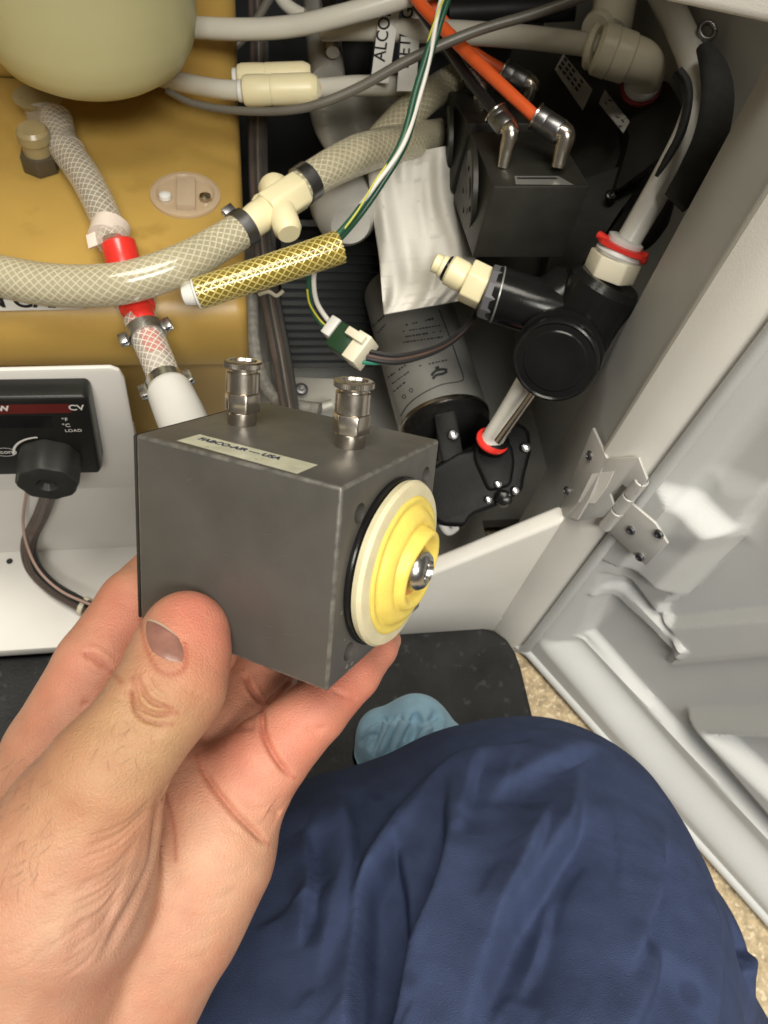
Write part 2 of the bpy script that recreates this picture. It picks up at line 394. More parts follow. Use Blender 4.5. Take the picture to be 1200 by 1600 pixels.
M_threadw = mat('white_braid_thread', (.88, .86, .80), .3, var=.05, vs=100)
M_thready = mat('gold_braid_thread', (.78, .66, .25), .25, metal=.3, var=.05, vs=100)
M_tank = mat('amber_tank_plastic', (.46, .30, .078), .40, var=.16, vs=9, sss=.35, sssr=(.01, 0, 0), bump=.06, bs=300, speck=(38, (.43, .275, .068), .58))
M_bottle = mat('milky_bottle_plastic', (.51, .485, .27), .42, var=.05, vs=14, sss=.4, sssr=(.01, 0, 0), bump=.05, bs=600)
M_cloth = mat('white_fabric', (.66, .64, .585), .95, spec=.1, var=.08, vs=30, bump=.25, bs=1200, sheen=.2)
M_film = mat('grey_film', (.30, .285, .24), .4, var=.2, vs=20)
M_paper = mat('white_label', (.70, .69, .64), .5, var=.04, vs=60)
M_foil = mat('aged_foil_label', (.56, .56, .43), .45, metal=.15, var=.16, vs=160, speck=(420, (.36, .36, .26), .66))
M_glabel = mat('grey_label', (.25, .25, .235), .34, metal=.4, var=.06, vs=60)
M_ink = mat('black_ink', (.010, .010, .012), .6, var=0)
M_inkb = mat('blue_ink', (.010, .014, .06), .6, var=0)
M_wink = mat('white_ink', (.62, .60, .57), .6, var=0)
M_rstrip = mat('red_print', (.11, .012, .010), .4, var=.1, vs=60)
M_ctrl = mat('controller_plastic', (.013, .013, .012), .36, spec=.3, var=.15, vs=60, bump=.06, bs=1200)
M_knob = mat('knob_plastic', (.024, .024, .022), .5, spec=.3, var=.12, vs=90, bump=.08, bs=1500)
M_cable = mat('grey_cable', (.125, .115, .095), .38, var=.1, vs=60)
M_wgreen = mat('green_wire', (.012, .075, .04), .35, var=.1, vs=60)
M_wwhite = mat('white_wire', (.70, .67, .62), .4, var=.05, vs=60)
M_wyel = mat('yellow_wire', (.55, .52, .05), .4, var=.05, vs=60)
M_wbrown = mat('brown_wire', (.055, .03, .022), .4, var=.3, vs=90)
M_wrap = mat('clear_spiral_wrap', (.6, .57, .52), .15, var=.05, vs=60, alpha=.06, coat=.5)
M_yel = mat('yellow_rubber', (.80, .62, .13), .45, var=.06, vs=150, sss=.2, bump=.12, bs=700, speck=(520, (.70, .46, .05), .73))
M_flange = mat('ivory_rubber_flange', (.66, .60, .40), .5, var=.08, vs=120, sss=.2, bump=.1, bs=900, speck=(900, (.25, .22, .15), .72))
M_rust = mat('rust_stain', (.50, .24, .06), .6, var=.3, vs=300)
M_tie = mat('natural_nylon', (.70, .65, .50), .4, var=.05, vs=60)
M_cap = mat('clear_plug_plastic', (.72, .58, .42), .15, var=.06, vs=60, alpha=.42, coat=.5)
# ------------------------------------------------------------------ setting
FZ = .02
o = prism('floor', [(-2, -2, FZ-.02), (2.5, -2, FZ-.02), (2.5, 1.6, FZ-.02), (-2, 1.6, FZ-.02)], (0, 0, .02), M_floor); o['kind'] = 'structure'
# ------------------------------------------------------------------ cabinet
FY = .212
cab = thing('machine_cabinet', 'open grey cabinet with white tray floor, side frame and dark back', 'cabinet', (0, FY, FZ))
TZ = .05
xr = .183
tray = prism('tray', [(-.75, FY, .040), (xr, FY, .040), (xr, .66, .040), (-.75, .66, .040)], (0, 0, TZ-.040), M_tray, cab, .0015)
prism('shadow_strip', [(-.75, FY+.004, FZ+.001), (.12, FY+.004, FZ+.001), (.12, FY+.03, FZ+.001), (-.75, FY+.03, FZ+.001)], (0, 0, .0185), M_blackm, cab, .001)  # black strip stands for the cabinet's low front face in shadow
prism('shaded_floor', [(xr+.0005, .30, .034), (.30, .30, .034), (.30, .66, .034), (xr+.0005, .66, .034)], (0, 0, .012), M_cabin, cab)  # right-hand tray piece, coloured grey for the shade there
prism('shaded_floor', [(.02, .2135, TZ+.0005), (xr-.0005, .2135, TZ+.0005), (xr-.0005, .655, TZ+.0005), (.02, .655, TZ+.0005)], (0, 0, .003), M_cabin, cab)  # grey sheet over the white tray, its shade put into the colour
h = onZ(15, 877, TZ+.0003); lathe('hole_shade_disc', [(.0022, 0), (.0022, .0002)], h, (0, 0, 1), M_dark, cab, seg=18)  # dark disc lying on the tray, stands for the shade inside a hole
pf = [onY(840, 974, FY), onY(880, 812, FY), onY(690, 890, FY), onY(520, 958, FY), onY(430, 985, FY), onY(430, 1003, FY)]
pf[0] = Vector((xr, FY, FZ+.001)); pf[1] = Vector((xr, FY, pf[1].z)); pf[-1].z = FZ+.001
prism('front_sill', [p - Vector((0, .0005, 0)) for p in pf], (0, .012, 0), M_cab, cab, .003, 3)
# side frame: plan profile swept up
prof = [(.258, .66), (.252, .305), (.247, .297), (.215, .290), (.205, .280), (.199, .274), (.190, .262), (.1865, .226), (.1855, .221), (.183, .2185), (.1835, .214), (.187, .207), (.192, .2015), (.198, .1985), (.205, .1975), (.211, .200), (.215, .206), (.236, .22), (.280, .29), (.285, .66)]
prism('side_frame', [(x, y, FZ+.001) for x, y in prof], (0, 0, .62), M_cabin, cab, .0008, 1)
fr = [(.1835, .2185), (.1825, .2145), (.186, .2065), (.1915, .2005), (.198, .1975), (.205, .1965), (.2118, .199), (.2155, .2055), (.215, .207), (.2105, .2005), (.205, .198), (.198, .199), (.192, .202), (.187, .2075), (.1838, .2145)]
prism('front_trim', [(x, y, FZ+.002) for x, y in fr], (0, 0, .62), M_cab, cab)
prism('back_panel', [(-.75, .662, .03), (.30, .662, .03), (.30, .675, .03), (-.75, .675, .03)], (0, 0, .6), M_dark, cab)
prism('shade_cover', [(-.75, .315, .62), (.285, .315, .62), (.285, .675, .62), (-.75, .675, .62)], (0, 0, .02), M_cab, cab, .003)  # unseen panel, added to shade the back of the interior
# ledge top right
lz = onX(1200, 22, .222).z
a, b, c_, d_ = onY(1020, 5, .30), onY(1200, 26, .235), None, None
e0 = onPl(1018, 0, (0, .255, 0), Vector((0, 1, 0))); e1 = onPl(1030, 8, (0, .255, 0), Vector((0, 1, 0)))
prism('top_ledge', [(e1.x, .256, e1.z), (.26, .23, e1.z-.003), (.26, .30, e1.z-.003), (e1.x, .30, e1.z)], (0, 0, .05), M_cab, cab, .004, 3)
# ------------------------------------------------------------------ door
HP = Vector((.2035, .1935, .03)); DV = Vector((.53, -.848, 0)).normalized(); DN = Vector((-DV.y*-1, 0, 0))
DN = Vector((DV.y, -DV.x, 0)).normalized()
if DN.dot(CAM-HP) < 0: DN = -DN
def st(px, py, off=0):
    p = onPl(px, py, HP+DN*off, DN); q = p-HP; return q.dot(DV), q.z
door = thing('cabinet_door', 'pale grey moulded door standing open on the right', 'door', tuple(HP))
S0, S1, T0, T1, dh = 0.0, .36, 0.0, .42, .0016
sg = np.arange(S0, S1+dh, dh); tg = np.arange(T0, T1+dh, dh); SS, TT = np.meshgrid(sg, tg, indexing='ij'); Hh = np.zeros_like(SS)
def polysd(pl, S, T):
    pl = np.array(pl); n = len(pl); d = np.full(S.shape, 1e9); ins = np.zeros(S.shape, bool)
    for i in range(n):
        a, b = pl[i], pl[(i+1) % n]; ab = b-a; t = np.clip(((S-a[0])*ab[0]+(T-a[1])*ab[1])/(ab@ab), 0, 1)
        d = np.minimum(d, np.hypot(S-a[0]-t*ab[0], T-a[1]-t*ab[1]))
        c = ((a[1] > T) != (b[1] > T)) & (S < (b[0]-a[0])*(T-a[1])/(b[1]-a[1]+1e-12)+a[0]); ins ^= c
    return np.where(ins, -d, d)
def emb(pxs, hgt, wd):
    global Hh
    d = polysd([st(x, y) for x, y in pxs], SS, TT); t = np.clip(.5-d/wd, 0, 1); Hh += hgt*t*t*(3-2*t)
# sloped border falling into the recess of the panel
emb([(862, 1012), (1290, 455), (1500, 250), (1500, 1760), (1232, 1437), (1040, 1222)], -.016, .026)
emb([(880, 1008), (960, 900), (1320, 440), (1500, 330), (1500, 1700), (1210, 1372), (1050, 1195), (945, 1078)], -.002, .002)
emb([(935, 905), (1035, 1040), (1012, 1066), (1330, 1048), (1330, 1500), (1205, 1364), (960, 1092), (890, 1010)], -.006, .006)     # lower pocket
emb([(942, 868), (1018, 942), (1112, 850), (1026, 765)], .013, .012)               # hinge pad
emb([(1030, 958), (1004, 972), (1000, 990), (1018, 1003), (1400, 978), (1400, 640), (1215, 730), (1135, 835), (1118, 868)], -.007, .005)   # upper pocket
emb([(1050, 1150), (1400, 1162), (1400, 1560)], .012, .014)                         # triangular rib
emb([(1092, 1174), (1400, 1195), (1400, 1470)], -.012, .012)
emb([(915, 938), (1030, 1052), (1042, 1042), (928, 928)], .006, .005)
emb([(1010, 845), (1090, 770), (1150, 800), (1120, 870)], .003, .02)
Hh = np.minimum(Hh, .0012)
vz = [HP+DV*s+Vector((0, 0, t))+DN*(h) for s, t, h in zip(SS.ravel(), TT.ravel(), Hh.ravel())]
nt_ = len(tg); ns_ = len(sg)
fq = [(i*nt_+j, (i+1)*nt_+j, (i+1)*nt_+j+1, i*nt_+j+1) for i in range(ns_-1) for j in range(nt_-1)]
# close it into a slab 30 mm thick
nb = len(vz); bk = [HP+DV*s+Vector((0, 0, t))-DN*.03 for s, t in ((S0, T0), (sg[-1], T0), (sg[-1], tg[-1]), (S0, tg[-1]))]
vz += bk
fq += [(nb+3, nb+2, nb+1, nb)]
fq += [tuple([i*nt_ for i in range(ns_)][::-1] + [nb, nb+1]), tuple([i*nt_+nt_-1 for i in range(ns_)] + [nb+2, nb+3])]
fq += [tuple([j for j in range(nt_)]+[nb+3, nb]), tuple([(ns_-1)*nt_+j for j in range(nt_)][::-1]+[nb+1, nb+2])]
mesh('door_panel', vz, fq, M_door, door, 40)
# rounded rim along hinge side and bottom
rim = [HP+Vector((0, 0, T1))+DN*.0005, HP+DN*.0005+Vector((0, 0, .004)), HP+DN*.0005+DV*.004+Vector((0, 0, 0)), HP+DV*.36+DN*.0005]
tube('door_rim', rim, 0, M_door, door, world=True, rad=.0034, n=3)
# ------------------------------------------------------------------ hinge
hin = thing('hinge', 'bright steel butt hinge screwed between cabinet frame and door', 'hinge', tuple(onX(960, 780, .19)))
def onpl2(pxs, pts): return
A3 = [onX(x, y, .1852) for x, y in ((933, 672), (938, 690), (950, 716), (922, 800), (886, 806), (884, 790))]
fn_ = Vector((-1, 0, 0))
plate('frame_leaf', [(930, 668), (952, 716), (925, 778), (905, 812), (880, 804), (878, 796)], (.1840, 0, 0), (-1, 0, 0), .0016, M_hinge, hin, .0003)
fo = onX(952, 716, .1838); fb_ = onY(1008, 735, .1935); nf = (fb_-fo).cross(Vector((0, 0, 1))).normalized(); nf = nf if nf.dot(CAM-fo) > 0 else -nf
fl = plate('offset_leaf', [(950, 715), (1001, 713), (1014, 747), (996, 772), (976, 755), (956, 770), (962, 788), (946, 806), (903, 813), (884, 806), (925, 762)], fo, nf, .0016, M_hinge, hin, .0003)
plate('leaf_window', [(926, 740), (960, 736), (948, 762), (930, 786), (904, 784)], fo+nf*.0014, nf, .0006, M_cab, hin)
kp0, kp1 = onPl(1003, 750, HP+DN*.008-DV*.002, DN), onPl(946, 822, HP+DN*.008-DV*.002, DN)
for i, (u0, u1) in enumerate(((0, .28), (.31, .60), (.63, 1))):
    a_, b_ = kp0.lerp(kp1, u0), kp0.lerp(kp1, u1); lathe('knuckle', [(.0034, 0), (.0038, .0004), (.0038, (b_-a_).length-.0004), (.0034, (b_-a_).length)], a_, b_-a_, M_hinge, hin, seg=20)
lathe('hinge_pin', [(.0026, -.0012), (.003, -.0006), (.003, 0)], kp0, kp1-kp0, M_zinc, hin, seg=18)
plate('door_leaf', [(984, 780), (1026, 815), (1032, 824), (1046, 847), (1012, 882), (955, 830), (966, 812)], HP+DN*.0060, DN, .0016, M_hinge, hin, .0003)
for x, y in ((922, 712), (886, 767)): screw(hin, onX(x, y, .1824), (-1, 0, 0), .0028, M_dsteel)
for x, y in ((986, 828), (1030, 834), (1000, 870)): screw(hin, onPl(x, y, HP+DN*.0076, DN), DN, .0028, M_dsteel)
# ------------------------------------------------------------------ floor mat
def rnd(pts, r, n=5):
    out = []
    for i in range(len(pts)):
        p0, p1, p2 = Vector(pts[i-1]), Vector(pts[i]), Vector(pts[(i+1) % len(pts)])
        a = p1+(p0-p1).normalized()*r; b = p1+(p2-p1).normalized()*r
        for k in range(n+1):
            t = k/n; out.append((1-t)**2*a+2*t*(1-t)*p1+t*t*b)
    return out
mr_ = onZ(806, 1010, FZ+.012)
mt = prism('floor_mat', rnd([(-.6, -.25, FZ+.001), (mr_.x+.01, -.25, FZ+.001), (mr_.x, FY+.0032, FZ+.001), (-.6, FY+.0032, FZ+.001)], .036), (0, 0, .012), M_rubber, None, .004, 3)
tag(mt, 'scuffed black rubber mat lying on the floor before the cabinet', 'mat')
# ------------------------------------------------------------------ held block (actuator)
def rv(v):
    t = v.length; return Matrix.Rotation(t, 3, v/t)
SC = .064/.0508
Rb = rv(Vector((-0.27264484, -1.55039702, -2.1942302)))
flip = Matrix(((1, 0, 0), (0, -1, 0), (0, 0, -1)))
Rw = ROT @ flip @ Rb
BO = CAM + ROT @ (flip @ Vector((-0.00776515, -0.00446517, 0.14253475))) * SC
bw, bd, bh = .064, .04565909*SC, .04471632*SC
AA, CC, HH = Rw.col[0].copy(), Rw.col[1].copy(), Rw.col[2].copy()
def BL(i, j, k): return BO + AA*i + CC*j + HH*k
def onTop(px, py):
    p = onPl(px, py, BO, HH); q = p-BO; return q.dot(AA), q.dot(CC)
def onFace(px, py, off=0):
    p = onPl(px, py, BO-AA*off, AA); q = p-BO; return q.dot(CC), q.dot(HH)
blk = thing('actuator_block', 'grey metal block with yellow diaphragm and two nickel fittings, gripped by hand', 'block', tuple(BL(bw/2, bd/2, bh)))
body = box('body', BL(bw/2, bd/2, bh/2), (bw, bd, bh), (AA, CC, HH), M_anod, blk, .0009, 3)
# bolt holes cut into the diaphragm face
cut = []
for x, y in ((562, 802), (665, 743), (545, 1018)):
    j, k = onFace(x, y); cut.append((j, k))
cut.append((bd-.006, bh-.006))
for j, k in cut:
    c = lathe('cutter', [(.0027, -.001), (.0027, .012)], BL(0, j, k), AA, M_anod, seg=20)
    md = body.modifiers.new('b', 'BOOLEAN'); md.object = c; md.operation = 'DIFFERENCE'; md.solver = 'EXACT'
    bpy.context.view_layer.update()
    me = bpy.data.meshes.new_from_object(body.evaluated_get(bpy.context.evaluated_depsgraph_get()))
    body.modifiers.clear(); body.data = me; bpy.data.objects.remove(c)
for p in body.data.polygons: p.use_smooth = True
body.data.set_sharp_from_angle(angle=math.radians(35))
body.data.materials.append(mat('worn_edge', (.165, .158, .142), .38, metal=.4, var=.35, vs=350))
for p in body.data.polygons:
    n = p.normal; al = max(abs(n.dot(q)) for q in (AA, CC, HH)); e = [min(abs((p.center-BO).dot(a)), abs(L_-(p.center-BO).dot(a))) for a, L_ in ((AA, bw), (CC, bd), (HH, bh))]
    if al < .985 and sum(x < .0012 for x in e) >= 2: p.material_index = 1
box('rear_plate', BL(bw+.0008, bd/2, bh/2), (.0012, bd-.0006, bh-.0006), (AA, CC, HH), M_anod2, blk, .0006)
M_worn = mat('bare_aluminium', (.42, .41, .38), .4, metal=.6, var=.2, vs=800)
for px, py, L in ((533, 958, .0012), (548, 967, .0009), (541, 1042, .0014), (549, 1037, .0011), (566, 1005, .0007), (538, 1000, .0006), (545, 1047, .0008)):
    j, k = onFace(px, py); q = [BL(-.00008, j+dx*L, k+dy*L) for dx, dy in ((-.5, .2), (.1, -.5), (.55, -.35), (.2, .4))]
    ribbon_quads('scratch', [q], M_worn, blk)
sv, sf = [], []
for k in range(34):
    i0_, k0_ = rng.uniform(.004, bw-.004), rng.uniform(.004, bh-.004); an = rng.normal(.25, .5); ln_ = rng.uniform(.001, .007); wd_ = rng.uniform(.00003, .00007)
    dx, dy = math.cos(an)*ln_/2, math.sin(an)*ln_/2; nx, ny = -math.sin(an)*wd_, math.cos(an)*wd_; b0 = len(sv)
    if not (.002 < i0_+dx < bw-.002 and .002 < k0_+dy < bh-.002 and .002 < i0_-dx < bw-.002): continue
    sv += [BL(i0_-dx, -.00005, k0_-dy), BL(i0_+nx, -.00005, k0_+ny), BL(i0_+dx, -.00005, k0_+dy), BL(i0_-nx, -.00005, k0_-ny)]; sf.append((b0, b0+1, b0+2, b0+3))
mesh('scratch_marks', sv, sf, mat('scuffed_metal', (.20, .19, .175), .4, metal=.5, var=.2), blk)
# label
lc = [onTop(x, y) for x, y in ((276, 689), (312, 679), (497, 727), (464, 741))]
ribbon_quads('name_label', [[BL(i, j, -.0001) for i, j in lc]], M_foil, blk)
i0, j0 = onTop(316, 690); xd = -AA; yd = CC
t0 = BL(*onTop(308, 687), -.00018)
i1, j1 = onTop(436, 716); 
span = abs(onTop(308, 687)[0]-onTop(437, 716)[0])
tx = text('label_lettering', 'FABCO-AIR — USA', t0, -AA, CC, .0031, M_inkb, blk, bold=.00008)
# fittings
def push_fitting(px, py, par):
    i, j = onTop(px, py); b = BL(i, j, 0); U = -HH; k = .80
    def pr(l): return [(r*k, t*k) for r, t in l]
    root = lathe('push_fitting', pr([(.0051, 0), (.0053, .0004), (.0053, .0046), (.0050, .0050)]), b, U, M_nickel, par, seg=32)
    hexa('hex_nut', b+U*.0050*k, b+U*.0118*k, .0067*k, M_nickel, root, .0005, True, up=CC+AA*.35)
    lathe('sleeve', pr([(.0057, .0118), (.0061, .0122), (.0061, .0190), (.0057, .0194), (.0052, .0194), (.0052, .0205)]), b, U, M_nickel, root, seg=32)
    lathe('release_ring', pr([(.0062, .0205), (.0069, .0209), (.0069, .0226), (.0062, .0231), (.0049, .0231), (.0044, .0222), (.0042, .0175), (.001, .0172)]), b, U, M_nickel, root, seg=112, smooth=20, fn=lambda a, t: 1+.016*(1 if int(a/(2*math.pi)*112+.5) % 2 else -1) if .0208*k < t < .0227*k else 1)
    lathe('tube_bore', pr([(.0041, .0174), (.0041, .0176)]), b, U, M_dark, root, seg=20)
    return root
push_fitting(378, 662, blk); push_fitting(546, 697, blk)
# diaphragm
cj, ck = onFace(590, 884, 0); dc = BL(0, cj, ck); DA = -AA
cj, ck = bd*.5, bh*.515; dc = BL(0, cj, ck)
dia = lathe('gasket_plate', [(.0240, 0), (.0241, .0003), (.0241, .0010), (.0238, .0014), (.0226, .0016)], dc, DA, M_black, blk, seg=72)
def wob(a, t): return 1+.006*math.sin(3*a+1)+.004*math.sin(7*a+t*500)
lathe('rubber_flange', [(.0222, .0016), (.0234, .0020), (.0237, .0036), (.0230, .0047), (.0205, .0052), (.018, .0052)], dc, DA, M_flange, dia, seg=72, fn=wob)
def wob2(a, t):
    s = max(0, (t-.006)/.007); return 1+(.038*math.sin(2*a+.6)+.024*math.sin(5*a+t*400)+.03*math.cos(a+1.2))*s+.004*math.sin(11*a)
def lip(a, t): return .0018*max(0, (t-.0082)/.0022)*(.5+.5*math.cos(a-LIPA))**2
LIPA = math.radians(60)
lathe('yellow_bellows', [(.0194, .0048), (.0197, .0055), (.0192, .0061), (.0183, .0061), (.0177, .0058), (.0173, .0058), (.0169, .0064), (.0160, .0075), (.0146, .0083), (.0134, .0086), (.0127, .0084), (.0122, .0083), (.0118, .0087),
      (.0115, .0096), (.0109, .0103), (.0101, .0105), (.0093, .0102), (.0087, .0094), (.0083, .0084), (.0078, .0079), (.0062, .0078), (.0045, .0076)], dc, DA, M_yel, dia, seg=72, fn=wob2, smooth=60, zfn=lip)
lathe('rust_ring', [(.0080, .0079), (.0078, .0082), (.0060, .0082), (.005, .0080)], dc+CC*.0002, DA, M_rust, dia, seg=36)
lathe('centre_screw', [(.0060, .0078), (.0061, .0094), (.0057, .0110), (.0047, .0123), (.0033, .0129), (.0030, .0125), (.0026, .0114), (.0004, .0112)], dc, DA, mat('screw_steel', (.55, .54, .52), .26, metal=1, var=.15, vs=300), dia, seg=30)
# ------------------------------------------------------------------ control panel
PY = .261
pan = thing('panel_bracket', 'white bent sheet metal panel carrying the temperature controller', 'panel', tuple(onY(100, 764, PY)))
pp_ = [onY(-260, 585, PY), onY(172, 575, PY), onY(186, 580, PY), onY(194, 592, PY), onY(226, 762, PY), onY(-260, 772, PY)]
prism('panel_face', pp_, (0, .0025, 0), M_tray, pan, .0008)
prism('panel_foot', [onY(-200, 765, PY)+Vector((0, .003, .002)), onY(200, 763, PY)+Vector((0, .003, .002)), onY(200, 763, PY)+Vector((0, .028, .002)), onY(-200, 765, PY)+Vector((0, .028, .002))], (0, 0, .0022), M_tray, pan)
prism('panel_riser', [(-.62, .288, TZ+.0005), (pp_[4].x-.004, .288, TZ+.0005), (pp_[4].x-.004, .291, TZ+.0005), (-.62, .291, TZ+.0005)], (0, 0, .145), M_tray, pan)
for x in (-.20, -.055): prism('panel_stay', [(x, PY+.006, TZ+.0005), (x+.014, PY+.006, TZ+.0005), (x+.014, PY+.020, TZ+.0005), (x, PY+.020, TZ+.0005)], (0, 0, pp_[4].z-TZ-.001), M_tray, pan, .001)
# controller
ctl = thing('temperature_controller', 'black temperature controller with round knob on white panel', 'controller', tuple(onY(60, 740, PY)))
CY = PY-.013
cf = [onY(-240, 627, CY), onY(132, 620, CY), onY(139, 626, CY), onY(159, 732, CY), onY(155, 740, CY), onY(-240, 748, CY)]
prism('housing', cf, (0, .0125, 0), M_ctrl, ctl, .0018, 3)
def cq(pxs, y=CY-.00015): return [onY(x, y_, y) for x, y_ in pxs]
ribbon_quads('red_strip', [cq(((-200, 635), (108, 631), (112, 645), (-200, 651)))], M_rstrip, ctl)
ribbon_quads('display_window', [cq(((-200, 652), (80, 650), (82, 668), (-200, 672)), CY-.0001)], M_black, ctl)
cx = (onY(60, 640, CY)-onY(0, 640.5, CY)).normalized(); czv = Vector((0, 0, 1))
def ct(s, px, py, size, al='LEFT', b=0): return text('panel_lettering', s, onY(px, py, CY-.00025), (1, 0, 0), czv, size, M_wink, ctl, al, b)
ct('OW', 16, 642, .0052, 'RIGHT', .0002); ct('CV', 108, 641, .0056, 'LEFT', .0001)
ct('°F', 97, 658, .0035); ct('°C', 98, 667, .0035); ct('LOAD', 102, 675, .0030)
kc = onY(77, 716, CY)
# white arc above knob and oval badge
def arc(name, c, r0, r1, a0, a1, ry=1, n=20, m=None, y=-.0002):
    v = []; f = []
    for i in range(n+1):
        a = a0+(a1-a0)*i/n
        for r in (r0, r1): v.append(c+Vector((math.cos(a)*r, y, math.sin(a)*r*ry)))
    for i in range(n): f.append((2*i, 2*i+1, 2*i+3, 2*i+2))
    return mesh(name, v, f, m or M_wink, ctl)
arc('dial_arc', onY(73, 711, CY), R(44, .41), R(47.5, .41), 1.62, 3.05, 1.0)
arc('badge_oval', onY(8, 706, CY), R(14.5, .41), R(16, .41), 0, 2*math.pi, .68, 32)
text('badge_lettering', 'econ', onY(-6, 709, CY-.0002), (1, 0, 0), czv, .0042, M_wink, ctl)
def kfn(a, t): return 1+(.03*math.cos(8*a) if t < .018 else 0)
kd = Vector((0, -1, 0))
kn = lathe('knob', [(.0150, .0004), (.0154, .0012), (.0150, .016), (.0140, .0176), (.0125, .0180), (.0055, .0180), (.0045, .0168), (.0032, .0150), (.0005, .0148)], onY(79, 713, CY), kd, M_knob, ctl, seg=64, fn=kfn)
# wiring loom below the panel
loom = thing('wiring_loom', 'brown wire loom in clear wrap running from panel to tray', 'cable', tuple(onZ(110, 935, TZ)))
lpts = [(82, 755, .47), (66, 800, .50), (46, 845, .525), (52, 885, .535), (82, 918, .534), (115, 938, .53), (150, 956, .527), (220, 985, .52)]
for k, (dx, dy, m) in enumerate(((-5, 3, M_wbrown), (5, 0, M_blacktube), (0, 7, M_wbrown), (1, -6, M_blacktube))):
    tube('loom_wire', [(x+dx, y+dy*.6, d-.001*k) for x, y, d in lpts], 8.0, M_wbrown if k % 2 == 0 else M_blacktube, loom, 8)
tube('pink_wire', [(42, 765, .485), (36, 812, .505), (42, 852, .512), (62, 893, .515), (98, 925, .514), (150, 948, .511)], 2.2, mat('pink_wire', (.40, .27, .22), .4), loom, 8)
pts_, rr_ = path(lpts, 13.5, 10)
tube('spiral_wrap', lpts, 14.2, M_wrap, loom, 14)
def ring_at(name, pp, rp, fr, wd, m, par, extra=1.08):
    pts, rr = path(pp, rp, 12); i = int(fr*(len(pts)-1)); a = pts[i]; t = (pts[min(i+1, len(pts)-1)]-pts[i-1]).normalized(); r = rr[i]*extra
    return lathe(name, [(r, -wd/2), (r*1.04, -wd/2+.0002), (r*1.04, wd/2-.0002), (r, wd/2)], a, t, m, par, seg=28)
ring_at('cable_tie', lpts, 14.2, .80, .0034, M_tie, loom)
z1 = onZ(165, 937, TZ+.0005); prism('cable_tie_mount', [z1+Vector((dx, dy, 0)) for dx, dy in ((-.004, -.004), (.004, -.004), (.004, .004), (-.004, .004))], (0, 0, .004), M_tie, loom, .0008)
# ------------------------------------------------------------------ amber tank
tank = thing('amber_tank', 'amber translucent plastic tank filling the left of the cabinet', 'tank', (-.2, .30, TZ))
TT_ = .278
xR = onZ(386, 470, TT_).x
tp = [(.322, .055), (.322, .212), (.318, .222), (.304, .228), (.300, .236), (.300, .258), (.304, .270), (.316, TT_), (.50, TT_+.002), (.50, .055)]
bx_ = prism('body', [(-.62, y, z) for y, z in tp], (xR+.62, 0, 0), M_tank, tank, .0065, 4)
bz = onY(375, 180, .47).z
prism('raised_back', [(-.62, .488, TT_+.0005), (onY(372, 120, .49).x, .488, TT_+.0005), (onY(372, 120, .49).x, .56, TT_+.0005), (-.62, .56, TT_+.0005)], (0, 0, .10), M_tank, tank, .010, 4)
pc = onZ(290, 306, TT_+.001)
plug = lathe('plug', [(.0195, 0), (.0195, .0016), (.0180, .0024), (.0162, .0022), (.0150, .0006), (.001, .0004)], pc, (0, 0, 1), M_cap, tank, seg=48)
box('plug_bridge', pc+Vector((.0005, 0, .002)), (.0105, .026, .0045), WORLD_AXES, M_cap, plug, .0008)
for dx in (-.011, .011): lathe('plug_lug', [(.0035, 0), (.0032, .002), (.001, .003)], pc+Vector((dx, -.003, .0008)), (0, 0, 1), M_nickel if dx > 0 else M_white, plug, seg=14)
# printed label on the front face, lower half below the hose
lab = ribbon_quads('tank_label', [[onPl(x, y, (0, .2985, .247), Vector((0, -1, .05)).normalized()) for x, y in ((-60, 466), (132, 454), (130, 483), (-60, 487))]], M_paper, tank)
n_l = Vector((0, -1, .05)).normalized(); uy = Vector((0, .05, 1)).normalized()
for k in range(2): pass
text('label_lettering', 'N CA.', onPl(-22, 479.5, Vector((0, .2985, .247))+n_l*.0004, n_l), (1, 0, 0), uy, .0125, M_ink, tank, bold=.0003)
# ------------------------------------------------------------------ bottle
bot = thing('milky_bottle', 'milky translucent bottle hanging over the amber tank', 'bottle', tuple(P(150, 178, .42)))
bc = P(152, 100, .42); rb = R(160, .42); zb = onPl(150, 176, bc-Vector((0, rb*.85, 0)), Vector((0, 1, 0))).z
def bfn(a, t): return 1
lathe('body', [(.001, -.001), (rb*.55, 0), (rb*.74, .002), (rb*.87, .0075), (rb*.95, .016), (rb*.985, .027), (rb, .045), (rb, .16), (rb*.96, .18)], Vector((bc.x, bc.y, zb)), (0, 0, 1), M_bottle, bot, seg=72, smooth=180)
lathe('bottom_outlet', [(.009, -.014), (.010, -.002), (.014, .004)], P(62, 160, .445), (0, 0, 1), mat('amber_elbow', (.30, .24, .12), .3), bot, seg=28)
# tank inlet fitting under the bottle hose
inl = thing('tank_inlet_nut', 'dark hex nut fitting on tank top under the bottle hose', 'fitting', tuple(onZ(62, 262, TT_)))
ip = onZ(66, 262, TT_+.001); hexa('nut', ip, ip+Vector((0, 0, .010)), .0105, mat('brown_nut', (.07, .055, .035), .35), inl, .0008, True)
lathe('stem', [(.0075, .010), (.0075, .016), (.0085, .017), (.0085, .022), (.007, .024)], ip, (0, 0, 1), mat('amber_elbow', (.30, .24, .12), .3, sss=.2), inl, seg=24)
